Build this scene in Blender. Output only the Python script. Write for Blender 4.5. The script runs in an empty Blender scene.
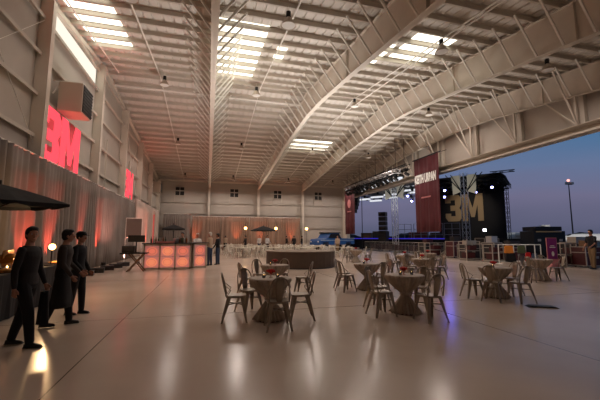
import bpy, bmesh, math, random
from mathutils import Vector, Matrix
random.seed(7)
R = math.radians
scn = bpy.context.scene
col = scn.collection

# ------------------------------------------------------------------ materials
def lin(c):
    c = c / 255.0
    return c / 12.92 if c <= 0.04045 else ((c + 0.055) / 1.055) ** 2.4
def srgb(r, g, b): return (lin(r), lin(g), lin(b), 1)
MATS = {}
def mat(name, rgb, rough=0.6, metal=0.0, var=0.0, scale=8.0, bump=0.0, emit=0.0, spec=None, coat=0.0, alpha=None, wear=None):
    if name in MATS: return MATS[name]
    m = bpy.data.materials.new(name); m.use_nodes = True
    nt = m.node_tree; b = nt.nodes['Principled BSDF']
    c = srgb(*rgb)
    b.inputs['Base Color'].default_value = c
    b.inputs['Roughness'].default_value = rough
    b.inputs['Metallic'].default_value = metal
    if spec is not None: b.inputs['Specular IOR Level'].default_value = spec
    if coat: b.inputs['Coat Weight'].default_value = coat; b.inputs['Coat Roughness'].default_value = 0.12
    if emit:
        b.inputs['Emission Color'].default_value = c; b.inputs['Emission Strength'].default_value = emit
    if alpha is not None: b.inputs['Transmission Weight'].default_value = alpha
    if var or bump:
        tc = nt.nodes.new('ShaderNodeTexCoord'); n = nt.nodes.new('ShaderNodeTexNoise')
        n.inputs['Scale'].default_value = scale; n.inputs['Detail'].default_value = 5
        nt.links.new(tc.outputs['Object'], n.inputs['Vector'])
        if var:
            r = nt.nodes.new('ShaderNodeValToRGB')
            lo = tuple(x * (1 - var) for x in c[:3]) + (1,); hi = tuple(min(1, x * (1 + var)) for x in c[:3]) + (1,)
            if wear: hi = srgb(*wear)
            r.color_ramp.elements[0].color = lo; r.color_ramp.elements[1].color = hi
            r.color_ramp.elements[0].position = 0.3; r.color_ramp.elements[1].position = 0.7
            nt.links.new(n.outputs['Fac'], r.inputs['Fac']); nt.links.new(r.outputs['Color'], b.inputs['Base Color'])
        if bump:
            bp = nt.nodes.new('ShaderNodeBump'); bp.inputs['Strength'].default_value = bump; bp.inputs['Distance'].default_value = 0.02
            nt.links.new(n.outputs['Fac'], bp.inputs['Height']); nt.links.new(bp.outputs['Normal'], b.inputs['Normal'])
    MATS[name] = m
    return m

def glow(name, rgb, strength):
    m = bpy.data.materials.new(name); m.use_nodes = True; nt = m.node_tree
    nt.nodes.remove(nt.nodes['Principled BSDF'])
    e = nt.nodes.new('ShaderNodeEmission'); e.inputs['Color'].default_value = srgb(*rgb); e.inputs['Strength'].default_value = strength
    nt.links.new(e.outputs[0], nt.nodes['Material Output'].inputs[0])
    return m

M_cream   = mat('cream_wall_liner', (190, 182, 172), .75, var=.06, scale=.6)
M_steelc  = mat('cream_painted_steel', (214, 205, 192), .55, var=.05, scale=1.5)
M_purlin  = mat('grey_painted_purlin', (196, 187, 174), .6, var=.05, scale=2)
M_roof    = mat('roof_liner', (206, 199, 190), .7, var=.04, scale=.5)
M_tie     = mat('steel_rod', (232, 228, 220), .5)
M_girt    = mat('cream_girt', (198, 190, 178), .6)
M_drapeg  = mat('grey_drape_cloth', (130, 120, 113), .9, var=.08, scale=1.5)
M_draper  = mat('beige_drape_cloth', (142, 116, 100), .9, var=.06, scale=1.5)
M_drapel  = mat('pale_drape_cloth', (190, 172, 160), .9, var=.05, scale=1.5)
M_chair   = mat('galvanised_metal', (150, 138, 124), .38, .65, var=.12, scale=6)
M_chairp  = mat('pale_painted_metal', (222, 216, 202), .4, .2)
M_cloth   = mat('taupe_stretch_cloth', (182, 166, 150), .8, var=.15, scale=10, bump=.3)
M_clothtop= mat('taupe_cloth_top', (168, 150, 134), .6, var=.08, scale=6)
M_black   = mat('black_cloth', (16, 14, 15), .85, var=.2, scale=12)
M_blackm  = mat('black_metal', (22, 22, 24), .45, .3)
M_blackp  = mat('black_plastic', (14, 14, 15), .5)
M_skin    = mat('skin', (168, 118, 94), .55)
M_hair    = mat('dark_hair', (20, 15, 13), .6, var=.3, scale=60)
M_hairw   = mat('white_hair', (205, 198, 190), .7)
M_shirtk  = mat('charcoal_shirt', (30, 26, 25), .85, var=.1, scale=14)
M_trous   = mat('black_trousers', (17, 15, 16), .85)
M_shoe    = mat('black_shoe', (12, 11, 11), .4)
M_shirtt  = mat('tan_shirt', (176, 152, 130), .85)
M_shirtw  = mat('white_shirt', (205, 200, 196), .85)
M_shirtb  = mat('black_shirt', (20, 20, 24), .85)
M_jeans   = mat('blue_jeans', (50, 62, 86), .9)
M_khaki   = mat('khaki_trousers', (130, 104, 74), .9)
M_eye     = mat('eye_white', (200, 190, 180), .3)
M_red     = mat('red_flowers', (190, 22, 20), .6, var=.4, scale=30)
M_redg    = mat('red_glass', (200, 40, 30), .15, alpha=.6)
M_glass   = mat('clear_glass', (230, 230, 230), .08, alpha=.9)
M_wax     = mat('candle_wax', (235, 220, 190), .5)
M_flame   = glow('candle_flame', (255, 200, 120), 14)
M_bulb    = glow('lamp_globe', (255, 190, 110), 9)
M_drum    = mat('brown_platform_skirt', (84, 68, 56), .7, var=.12, scale=4)
M_drumt   = mat('pale_platform_top', (120, 104, 88), .7)
M_maroon  = mat('maroon_banner', (84, 28, 36), .75, var=.08, scale=2)
M_white   = mat('white_paint', (225, 222, 216), .5)
M_silver  = mat('aluminium_truss', (190, 190, 192), .35, .7)
M_screen  = mat('dark_backdrop', (34, 30, 30), .8, var=.1, scale=1)
M_tan     = mat('tan_lettering', (190, 158, 116), .7)
M_blueled = glow('blue_stage_strip', (52, 44, 170), .9)
M_bluespot= glow('blue_white_stage_lens', (150, 150, 255), 14)
M_wspot   = glow('white_stage_lens', (235, 240, 255), 7)
M_case    = mat('dark_flight_case', (38, 33, 33), .5, var=.15, scale=5)
M_caser   = mat('maroon_case', (72, 26, 28), .5)
M_edge    = mat('case_edge', (176, 168, 158), .4, .6)
M_wood    = mat('wood_panel', (120, 86, 56), .5, var=.2, scale=9)
M_blue    = mat('blue_car_paint', (30, 84, 150), .3, coat=.6)
M_lblue   = mat('pale_blue_panel', (150, 170, 190), .4)
M_tyre    = mat('tyre', (16, 16, 16), .8)
M_purple  = mat('purple_sign', (130, 36, 110), .6)
M_pink    = mat('pink_trim', (190, 120, 120), .6)
M_orange  = mat('orange_cloth', (220, 130, 40), .7)
M_green   = mat('green_cloth', (80, 90, 60), .8)
M_tarmac  = mat('tarmac_ground', (98, 94, 92), .8, var=.12, scale=.3)
M_tree    = mat('distant_trees', (30, 34, 34), .95, var=.3, scale=.2)
M_gold    = mat('warm_brass', (190, 130, 60), .3, .7)
M_louv    = mat('dark_louver', (26, 24, 24), .6)
M_hvac    = mat('unit_heater_casing', (186, 172, 156), .5, .1)
M_skyl    = glow('skylight_panel', (255, 248, 228), 2.6)
M_redglow = glow('projected_red_light', (255, 78, 90), 1.4)  # glow stands in for red light projected on the wall

def floor_mat():
    m = bpy.data.materials.new('polished_epoxy_floor'); m.use_nodes = True
    nt = m.node_tree; b = nt.nodes['Principled BSDF']; N = nt.nodes.new; L = nt.links.new
    tc = N('ShaderNodeTexCoord')
    n1 = N('ShaderNodeTexNoise'); n1.inputs['Scale'].default_value = .35; n1.inputs['Detail'].default_value = 6
    n2 = N('ShaderNodeTexNoise'); n2.inputs['Scale'].default_value = .9; n2.inputs['Detail'].default_value = 2
    L(tc.outputs['Object'], n1.inputs['Vector']); L(tc.outputs['Object'], n2.inputs['Vector'])
    r = N('ShaderNodeValToRGB'); r.color_ramp.elements[0].color = srgb(186, 166, 150); r.color_ramp.elements[1].color = srgb(208, 190, 174)
    r.color_ramp.elements[0].position = .3; r.color_ramp.elements[1].position = .7
    L(n1.outputs['Fac'], r.inputs['Fac'])
    # joints every 6.1 m, thin dark saw cuts
    sp = N('ShaderNodeSeparateXYZ'); L(tc.outputs['Object'], sp.inputs[0])
    def joint(sock, off):
        a = N('ShaderNodeMath'); a.operation = 'ADD'; a.inputs[1].default_value = off; L(sock, a.inputs[0])
        p = N('ShaderNodeMath'); p.operation = 'PINGPONG'; p.inputs[1].default_value = 3.05; L(a.outputs[0], p.inputs[0])
        c = N('ShaderNodeMath'); c.operation = 'LESS_THAN'; c.inputs[1].default_value = .008; L(p.outputs[0], c.inputs[0])
        return c.outputs[0]
    mx = N('ShaderNodeMath'); mx.operation = 'MAXIMUM'
    L(joint(sp.outputs['X'], 1.45), mx.inputs[0]); L(joint(sp.outputs['Y'], -.9), mx.inputs[1])
    mixc = N('ShaderNodeMixRGB'); mixc.inputs[2].default_value = srgb(96, 84, 72)
    L(mx.outputs[0], mixc.inputs[0]); L(r.outputs['Color'], mixc.inputs[1]); L(mixc.outputs[0], b.inputs['Base Color'])
    rr = N('ShaderNodeMapRange'); rr.inputs['To Min'].default_value = .15; rr.inputs['To Max'].default_value = .25
    L(n2.outputs['Fac'], rr.inputs['Value']); L(rr.outputs[0], b.inputs['Roughness'])
    bp = N('ShaderNodeBump'); bp.inputs['Strength'].default_value = .01; bp.inputs['Distance'].default_value = .02
    L(n2.outputs['Fac'], bp.inputs['Height']); L(bp.outputs[0], b.inputs['Normal'])
    b.inputs['Specular IOR Level'].default_value = .36
    return m
M_floor = floor_mat()

def lit_panel_mat(name, base, hot, s):
    # backlit frosted bar panel: the lamp behind shows as rings of light round the panel's middle
    m = bpy.data.materials.new(name); m.use_nodes = True; nt = m.node_tree; N = nt.nodes.new; L = nt.links.new
    b = nt.nodes['Principled BSDF']; b.inputs['Base Color'].default_value = srgb(150, 120, 110); b.inputs['Roughness'].default_value = .35
    tc = N('ShaderNodeTexCoord'); mp = N('ShaderNodeMapping'); L(tc.outputs['Generated'], mp.inputs[0])
    mp.inputs['Location'].default_value = (-.5, 0, -.5)
    sp = N('ShaderNodeSeparateXYZ'); L(mp.outputs[0], sp.inputs[0]); cb = N('ShaderNodeCombineXYZ')
    L(sp.outputs['X'], cb.inputs['X']); L(sp.outputs['Z'], cb.inputs['Y'])
    ln = N('ShaderNodeVectorMath'); ln.operation = 'LENGTH'; L(cb.outputs[0], ln.inputs[0])
    r = N('ShaderNodeValToRGB'); e = r.color_ramp.elements
    e[0].position = 0; e[0].color = srgb(*hot); e[1].position = .62; e[1].color = srgb(*base)
    for p, c in ((.2, hot), (.27, tuple(int(x * .78) for x in hot)), (.34, hot), (.45, base)):
        q = e.new(p); q.color = srgb(*c)
    L(ln.outputs['Value'], r.inputs[0]); L(r.outputs[0], b.inputs['Emission Color']); b.inputs['Emission Strength'].default_value = s
    return m
M_panelA = lit_panel_mat('red_backlit_bar_panel', (168, 92, 88), (240, 118, 92), .75)
M_panelB = lit_panel_mat('orange_backlit_bar_panel', (180, 96, 88), (252, 138, 96), .85)

# ------------------------------------------------------------------ mesh helpers
def box(bm, c, s, rz=0, M=None):
    T = Matrix.Translation(c) @ Matrix.Rotation(rz, 4, 'Z') @ Matrix.Diagonal((s[0], s[1], s[2], 1))
    if M is not None: T = M @ T
    return bmesh.ops.create_cube(bm, size=1, matrix=T)['verts']
def bar(bm, a, b, w, h=None, up=Vector((0, 0, 1))):
    a = Vector(a); b = Vector(b); h = h or w
    d = b - a; L = d.length
    if L < 1e-6: return
    z = d.normalized()
    if abs(z.dot(up)) > .98: up = Vector((0, 1, 0))
    x = z.cross(up).normalized(); y = x.cross(z)
    Mx = Matrix((x, y, z)).transposed().to_4x4(); Mx.translation = (a + b) / 2
    bmesh.ops.create_cube(bm, size=1, matrix=Mx @ Matrix.Diagonal((w, h, L, 1)))
def tube(bm, pts, r, seg=8, cap=True):
    pts = [Vector(p) for p in pts]; n = len(pts)
    rs = r if isinstance(r, (list, tuple)) else [r] * n
    rings = []; prev = None
    for i, p in enumerate(pts):
        t = (pts[min(i + 1, n - 1)] - pts[max(i - 1, 0)]).normalized()
        if prev is None:
            a = Vector((0, 0, 1)) if abs(t.z) < .9 else Vector((1, 0, 0))
            x = t.cross(a).normalized()
        else:
            x = (prev - t * prev.dot(t)).normalized()
        prev = x; y = t.cross(x)
        rr = rs[i] if isinstance(rs[i], (list, tuple)) else (rs[i], rs[i])
        rings.append([bm.verts.new(p + x * math.cos(k * 2 * math.pi / seg) * rr[0] + y * math.sin(k * 2 * math.pi / seg) * rr[1]) for k in range(seg)])
    for a, b in zip(rings, rings[1:]):
        for k in range(seg): bm.faces.new((a[k], a[(k + 1) % seg], b[(k + 1) % seg], b[k]))
    if cap:
        bm.faces.new(rings[0][::-1]); bm.faces.new(rings[-1])
def lathe(bm, prof, seg=24, c=(0, 0, 0), mod=None):
    rings = []
    for j, (r, z) in enumerate(prof):
        ring = []
        for k in range(seg):
            a = 2 * math.pi * k / seg
            q = r * (mod(a, j) if mod else 1)
            ring.append(bm.verts.new((c[0] + q * math.cos(a), c[1] + q * math.sin(a), c[2] + z)))
        rings.append(ring)
    for a, b in zip(rings, rings[1:]):
        for k in range(seg): bm.faces.new((a[k], a[(k + 1) % seg], b[(k + 1) % seg], b[k]))
    if prof[0][0] > 1e-4: bm.faces.new(rings[0][::-1])
    if prof[-1][0] > 1e-4: bm.faces.new(rings[-1])
def prism(bm, poly, M, depth):
    """poly in local xy, extruded along local z by depth"""
    a = [bm.verts.new(M @ Vector((x, y, 0))) for x, y in poly]
    b = [bm.verts.new(M @ Vector((x, y, depth))) for x, y in poly]
    bm.faces.new(a[::-1]); bm.faces.new(b); n = len(poly)
    for i in range(n): bm.faces.new((a[i], a[(i + 1) % n], b[(i + 1) % n], b[i]))
def ball(bm, c, r, seg=12, M=None):
    s = r if isinstance(r, (tuple, list)) else (r, r, r)
    T = Matrix.Translation(c) @ Matrix.Diagonal((s[0], s[1], s[2], 1))
    if M is not None: T = M @ T
    bmesh.ops.create_uvsphere(bm, u_segments=seg, v_segments=max(6, seg // 2 + 2), radius=1, matrix=T)
def B(): return bmesh.new()
def obj(name, bm, m, parent=None, smooth=False, bevel=0.0):
    bmesh.ops.recalc_face_normals(bm, faces=bm.faces[:])
    me = bpy.data.meshes.new(name); bm.to_mesh(me); bm.free()
    me.materials.append(m)
    if smooth:
        for p in me.polygons: p.use_smooth = True
    o = bpy.data.objects.new(name, me); col.objects.link(o)
    if parent is not None: o.parent = parent
    if bevel:
        b = o.modifiers.new('bevel', 'BEVEL'); b.width = bevel; b.segments = 2; b.limit_method = 'ANGLE'
    return o
def tag(o, label=None, cat=None, group=None, kind=None):
    if label: o['label'] = label
    if cat: o['category'] = cat
    if group: o['group'] = group
    if kind: o['kind'] = kind
    return o
def thing(name, label, cat, loc=(0, 0, 0), rz=0, group=None, kind=None):
    o = bpy.data.objects.new(name, None); col.objects.link(o); o.empty_display_size = .1
    o.location = loc; o.rotation_euler = (0, 0, rz)
    return tag(o, label, cat, group, kind)
def struct(name, bm, m, label=None, parent=None, **k):
    o = obj(name, bm, m, parent, **k)
    if parent is None: tag(o, label, None, None, 'structure')
    return o
def dup(root, loc, rz, label=None, group=None):
    def cp(o, par):
        c = o.copy(); col.objects.link(c); c.parent = par
        for ch in list(o.children): cp(ch, c)
        return c
    r = cp(root, None); r.location = loc; r.rotation_euler = (0, 0, rz)
    if label: r['label'] = label
    if group: r['group'] = group
    return r

# ------------------------------------------------------------------ building measures (metres)
XL, XR, YN, YF = -6.0, 18.2, -1.2, 43.7
RIDGE = 21.0
def zr(y): return 11.25 - .115 * abs(y - RIDGE)          # underside of the purlins
def zb(y):                                                # underside of the tapered rafters
    P = [(-1.2, 7.0), (8, 8.28), (14, 9.05), (18, 9.48), (21, 9.62), (28, 9.35), (30.5, 9.05), (43.7, 7.75)]
    for (a, za), (b, zb_) in zip(P, P[1:]):
        if y <= b: return za + (zb_ - za) * (y - a) / (b - a)
    return 7.75
BAYS = [XL, 0.0, 6.2, 12.2, XR]

bm = B(); box(bm, ((XL + XR) / 2 + .3, (YN + YF) / 2, -.1), (XR - XL + 1.2, YF - YN + .6, .2)); floor = struct('floor', bm, M_floor, 'polished warm grey concrete hangar floor')
bm = B(); box(bm, (110, 60, -.16), (420, 420, .2)); struct('ground', bm, M_tarmac, 'grey tarmac apron outside the open hangar side')

# roof deck: two slopes of ribbed sheet
bm = B()
for y0, y1 in ((YN, RIDGE), (RIDGE, YF)):
    n = 60
    xs = []
    x = XL - .4
    while x < XR + .9:
        xs += [(x, 0), (x + .22, 0), (x + .25, .05), (x + .31, .05), (x + .34, 0)]; x += .4
    va = [bm.verts.new((x, y0, zr(y0) + .22 + h)) for x, h in xs]; vb = [bm.verts.new((x, y1, zr(y1) + .22 + h)) for x, h in xs]
    for i in range(len(xs) - 1): bm.faces.new((va[i], va[i + 1], vb[i + 1], vb[i]))
ceiling = struct('ceiling', bm, M_roof, 'pitched ribbed metal hangar roof with purlins and skylights')
sol = ceiling.modifiers.new('thick', 'SOLIDIFY'); sol.thickness = .03; sol.offset = 1
PY = []
y = RIDGE - .35
while y > YN + .2: PY.append(y); y -= 1.02
y = RIDGE + .35
while y < YF - .2: PY.append(y); y += 1.02
PY.sort()
for y in PY:
    bm = B(); z = zr(y)
    box(bm, ((XL + XR) / 2, y, z + .11), (XR - XL, .02, .2)); box(bm, ((XL + XR) / 2, y + .035, z + .01), (XR - XL, .08, .02))
    box(bm, ((XL + XR) / 2, y - .035, z + .205), (XR - XL, .08, .02))
    obj('purlin', bm, M_purlin, ceiling)
# skylight panels
for (xa, xb, ya, yb) in ((-5.7, -3.95, 13.3, 18.0), (.12, 2.3, 13.4, 20.2), (3.0, 3.5, 15.2, 16.9), (7.7, 8.3, 13.2, 15.4), (8.6, 10.6, 11.8, 14.4), (7.3, 11.1, 29.0, 31.2)):
    bm = B(); pts = [(xa, ya), (xb, ya), (xb, yb), (xa, yb)]
    a = [bm.verts.new((x, y, zr(y) + .2)) for x, y in pts]; b = [bm.verts.new((x, y, zr(y) + .215)) for x, y in pts]
    bm.faces.new(a); bm.faces.new(b[::-1])
    for i in range(4): bm.faces.new((a[i], a[(i + 1) % 4], b[(i + 1) % 4], b[i]))
    obj('skylight', bm, M_skyl, ceiling)
# sag rods and brace rods under the roof
def rodlist(name, segs, r=.034):
    for a, b in segs:
        bm = B(); tube(bm, [a, b], r, 6); obj(name, bm, M_tie, ceiling)
rodlist('sag_rod', [((x, YN + .5, zr(YN + .5) - .02), (x, RIDGE, zr(RIDGE) - .02)) for x in (-3.1, 3.0, 9.6, 15.2)])
rodlist('sag_rod', [((x, YF - .5, zr(YF - .5) - .02), (x, RIDGE, zr(RIDGE) - .02)) for x in (-3.1, 3.0, 9.6, 15.2)])
rodlist('ridge_pipe', [((XL, 22.4, zr(22.4) - .1), (XR, 22.4, zr(22.4) - .1))], .06)
rodlist('conduit', [((9.3, YN + .5, zr(YN) - .05), (9.3, 24.5, zr(24.5) - .05)), ((-5.4, YN + .5, zr(YN) - .05), (-5.4, RIDGE, zr(RIDGE) - .05))], .03)

# rafters with their flange braces
for i, X in enumerate(BAYS[1:]):
    rf = thing('roof_rafter', 'deep cream tapered steel rafter, %s from the left' % ['first', 'second', 'third', 'outermost, above the open side,'][i], None, (X, YN, 0), kind='structure')
    ys = sorted(set([YN, 8, 14, 18, 21, 28, 30.5, YF - .1] + [YN + k * 2.5 for k in range(18)]))
    def L3(y, z, x=0): return (x, y - YN, z)
    bm = B()
    for a, b in zip(ys, ys[1:]):
        v = [bm.verts.new(L3(y, z, x)) for x in (-.012, .012) for y, z in ((a, zb(a)), (b, zb(b)), (b, zr(b)), (a, zr(a)))]
        for f in ((0, 1, 2, 3), (7, 6, 5, 4), (0, 4, 5, 1), (3, 2, 6, 7)): bm.faces.new([v[k] for k in f])
    obj('web', bm, M_steelc, rf)
    for nm, fz, w in (('bottom_flange', zb, .26), ('top_flange', lambda y: zr(y) - .02, .24)):
        bm = B()
        for a, b in zip(ys, ys[1:]):
            v = [bm.verts.new(L3(y, fz(y) + dz, x)) for dz in (0, .025) for x, y in ((-w / 2, a), (w / 2, a), (w / 2, b), (-w / 2, b))]
            for f in ((3, 2, 1, 0), (4, 5, 6, 7), (0, 1, 5, 4), (2, 3, 7, 6), (1, 2, 6, 5), (3, 0, 4, 7)): bm.faces.new([v[k] for k in f])
        obj(nm, bm, M_steelc, rf)
    for yj in (14, 28.4, 8):
        bm = B(); box(bm, L3(yj, (zb(yj) + zr(yj)) / 2, 0), (.24, .025, zr(yj) - zb(yj) - .06)); obj('stiffener', bm, M_steelc, rf)
    for k, y in enumerate(PY):
        if y < 3 or y > 41.5: continue
        for s in (-1, 1):
            if i == 3 and s == 1: continue
            bm = B(); bar(bm, L3(y, zb(y) + .04, s * .12), L3(y - .12, zr(y) + .02, s * 1.22), .065, .065); obj('flange_brace', bm, M_tie, rf)
    # far-wall column and its haunch
    bm = B(); box(bm, L3(YF - .35, 3.88, 0), (.02, .5, 7.76)); box(bm, L3(YF - .6, 3.88), (.26, .025, 7.76)); box(bm, L3(YF - .1, 3.88), (.26, .025, 7.76))
    obj('column', bm, M_steelc, rf)

# left gable wall
def wallX(x0, x1, y0, y1, z0, ztop):     # wall in a plane of constant x whose top follows the roof
    bm = B(); ys = [y0, y1] if not (y0 < RIDGE < y1) else [y0, RIDGE, y1]
    v = [[(bm.verts.new((x, y, z0)), bm.verts.new((x, y, ztop(y)))) for y in ys] for x in (x0, x1)]
    for side, fl in ((0, 0), (1, 1)):
        for k in range(len(ys) - 1):
            f = (v[side][k][0], v[side][k + 1][0], v[side][k + 1][1], v[side][k][1]); bm.faces.new(f if fl else f[::-1])
    for k in range(len(ys) - 1):
        bm.faces.new((v[0][k][1], v[0][k + 1][1], v[1][k + 1][1], v[1][k][1])); bm.faces.new((v[0][k][0], v[1][k][0], v[1][k + 1][0], v[0][k + 1][0]))
    for k in (0, len(ys) - 1): bm.faces.new((v[0][k][0], v[0][k][1], v[1][k][1], v[1][k][0]))
    return bm
roofz = lambda y: zr(y) + .2
wl = struct('wall_left', wallX(XL - .35, XL - .15, YN - .2, YF + .2, 0, roofz), M_cream, 'tall cream gable wall with girts on the left')
GZ = (3.6, 5.1, 6.6, 8.1, 9.5, 10.6)
for z in GZ:
    ya, yb = YN, YF
    if zr(ya) < z:
        ya = RIDGE - (11.25 - z) / .115; yb = RIDGE + (11.25 - z) / .115
    bm = B(); box(bm, (XL - .07, (ya + yb) / 2, z), (.2, yb - ya, .02)); box(bm, (XL + .03, (ya + yb) / 2, z - .06), (.02, yb - ya, .13))
    obj('girt', bm, M_girt, wl)
for s in (0, 1):
    a = (XL - .05, (YN, RIDGE)[s], zr((YN, RIDGE)[s]) - .1); b = (XL - .05, (RIDGE, YF)[s], zr((RIDGE, YF)[s]) - .1)
    bm = B(); bar(bm, a, b, .2, .2); obj('rake_beam', bm, M_steelc, wl)
for k, y in enumerate((1.9, 7.8, 13.55, 19.8, 25.6, 31.4, 37.2, 43.2)):
    bm = B(); h = zr(y) - .2
    for dy in (-.13, .13): box(bm, (XL + .06, y + dy, h / 2), (.4, .02, h))
    for dx in (-.14, .26): box(bm, (XL + dx, y, h / 2), (.02, .28, h))
    o = struct('steel_column', bm, M_steelc, 'cream steel wall column, number %s from the camera along the left wall' % ['one', 'two', 'three', 'four', 'five', 'six', 'seven', 'eight'][k])
# thin diagonal wall bracing
bm = B()
for (ya, za, yb, zb2) in ((8.1, 4.5, 13.7, 9.6), (8.1, 9.6, 13.7, 4.5), (25.8, 4.5, 31.2, 10), (25.8, 10, 31.2, 4.5)): tube(bm, [(XL + .02, ya, za), (XL + .02, yb, zb2)], .012, 5)
obj('brace_rod', bm, M_tie, wl)
bm = B()
for y in (20.9, 26.8): box(bm, (XL + .02, y + .9, 5.6), (.07, .07, 3.4))
obj('downpipe', bm, M_girt, wl)

bm = B(); v = [(14.3, 9.62), (19.5, 9.62), (19.5, 10.5), (14.3, 10.3)]
a = [bm.verts.new((XL - .14, y, z)) for y, z in v]; b = [bm.verts.new((XL - .12, y, z)) for y, z in v]; bm.faces.new(a[::-1]); bm.faces.new(b)
for i in range(4): bm.faces.new((a[i], a[(i + 1) % 4], b[(i + 1) % 4], b[i]))
struct('window_5', bm, glow('translucent_wall_panel', (255, 246, 228), 1.1), 'bright translucent panel high in the left wall')
# far (eave) wall
bm = B(); box(bm, ((XL + XR) / 2, YF + .15, 4.5), (XR - XL + .6, .2, 9.0)); wf = struct('wall_far', bm, M_cream, 'cream far wall with girts under the eave')
for z in (1.3, 2.9, 4.55, 5.95, 7.35):
    bm = B(); box(bm, ((XL + XR) / 2, YF - .02, z), (XR - XL, .18, .02)); box(bm, ((XL + XR) / 2, YF - .1, z - .05), (XR - XL, .02, .12)); obj('girt', bm, M_girt, wf)
bm = B(); box(bm, ((XL + XR) / 2, YF - .1, zr(YF) - .02), (XR - XL, .28, .22)); obj('eave_strut', bm, M_steelc, wf)
for n, x in enumerate((-3.55, 3.1, 8.8, 14.5)):
    w = thing('window_%d' % (n + 1), 'small dark louvred window in the far wall, %s from the left' % ['first', 'second', 'third', 'fourth'][n], None, (x, YF, 7.25), kind='structure')
    bm = B()
    for dx in (-.55, 0, .55): box(bm, (dx, -.02, 0), (.07, .16, 1.1))
    for dz in (-.55, .55): box(bm, (0, -.02, dz), (1.17, .16, .07))
    obj('window_frame', bm, M_girt, w)
    for dx in (-.275, .275):
        bm = B(); box(bm, (dx, .03, 0), (.48, .03, 1.03))
        for j in range(7): box(bm, (dx, .0, -.45 + j * .15), (.48, .05, .02))
        obj('pane', bm, M_louv, w)
    bm = B()
    for dx in (-.6, .6): box(bm, (dx, .0, -1.0), (.06, .1, 1.0))
    obj('jamb', bm, M_girt, w)
# near wall behind the camera
bm = B(); box(bm, ((XL + XR) / 2, YN - .1, 4.4), (XR - XL + .6, .2, 8.8)); struct('wall_near', bm, M_cream, 'cream wall behind the viewer')
# right side: header beam and panel above the open side
wr = struct('wall_right', wallX(XR + .55, XR + .7, YN - .2, YF + .2, 6.9, roofz), M_cream, 'cream panel wall above the open side of the hangar')
bm = B()
for z, w in ((6.82, .62), (7.28, .62)): box(bm, (XR + .22, (YN + YF) / 2, z), (w, YF - YN, .035))
box(bm, (XR + .5, (YN + YF) / 2, 7.05), (.02, YF - YN, .46)); box(bm, (XR - .06, (YN + YF) / 2, 6.86), (.03, YF - YN, .12))
obj('door_header', bm, M_steelc, wr)
for k in range(12):
    y = 1.5 + k * 3.6
    bm = B(); box(bm, (XR + .4, y, (7.3 + zr(y)) / 2), (.22, .22, zr(y) - 7.3)); obj('header_post', bm, M_steelc, wr)
    bm = B(); bar(bm, (XR + .02, y + .1, 7.32), (XR + .02, y + 1.7, zb(min(y + 1.7, YF)) + .05), .07); bar(bm, (XR + .02, y + .1, 7.32), (XR + .02, y + .1, zb(y) + .05), .1)
    bar(bm, (XR - .1, y, 7.3), (XR - 1.6, y, zr(y) - .05), .07)
    obj('header_brace', bm, M_steelc, wr)
bm = B(); box(bm, (XR + .3, YF - .5, 3.4), (.5, 1.0, 6.8)); struct('door_jamb', bm, M_steelc, 'cream steel jamb at the far end of the open side')

# high-bay fixtures
def fixture():
    t = thing('ceiling_lamp', '', 'ceiling lamp')
    bm = B(); tube(bm, [(0, 0, 0), (0, 0, -.25)], .012, 6); obj('hanger', bm, M_tie, t)
    bm = B(); tube(bm, [(0, 0, -.25), (0, 0, -.5)], .09, 12); obj('ballast', bm, M_blackm, t)
    bm = B(); lathe(bm, [(.08, -.48), (.14, -.55), (.25, -.75), (.28, -.82), (.27, -.82), (.13, -.56)], 20); obj('reflector', bm, M_hvac, t, smooth=True)
    bm = B(); lathe(bm, [(.0, -.805), (.12, -.80), (.255, -.79)], 20); obj('lens', bm, M_white, t)
    return t
FX = [(x, y) for y in (11.4, 20.2, 29.8, 39.8) for x in (-2.75, 2.65, 9.35, 15.2)]
side = {-2.75: 'leftmost', 2.65: 'second', 9.35: 'third', 15.2: 'rightmost'}; rown = {11.4: 'nearest', 20.2: 'second nearest', 29.8: 'third', 39.8: 'farthest'}
f0 = fixture()
for i, (x, y) in enumerate(FX):
    lab = 'round high-bay ceiling lamp, %s in the %s row' % (side[x], rown[y])
    loc = (x, y, zr(y) + .02)
    if i == 0: f0.location = loc; tag(f0, lab, None, 'high-bay ceiling lamps')
    else: dup(f0, loc, 0, lab, 'high-bay ceiling lamps')

# unit heaters
def heater(name, y, z, lab, s=1.0):
    t = thing(name, lab, 'heater', (XL, y, z))
    bm = B(); box(bm, (.55 * s, .55 * s, 0), (.85 * s, 1.1 * s, 1.2 * s)); obj('casing', bm, M_hvac, t, bevel=.03)
    bm = B(); box(bm, (.99 * s, .55 * s, 0), (.03, 1.0 * s, 1.1 * s))
    for k in range(8): box(bm, (1.01 * s, .55 * s, (-.48 + k * .137) * s), (.04, .98 * s, .03))
    obj('louver', bm, M_louv, t)
    bm = B()
    for dy in (.1, 1.0): bar(bm, (-.1, dy * s, .62 * s), (.95 * s, dy * s, .62 * s), .05); bar(bm, (-.1, dy * s, .1), (.2 * s, dy * s, .58 * s), .04)
    obj('bracket', bm, M_tie, t)
heater('unit_heater', 14.7, 7.05, 'boxy cream unit heater with dark louver high on the left wall')
heater('unit_heater', 38.6, 6.95, 'small box heater on the left wall near the far corner', .9)

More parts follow.
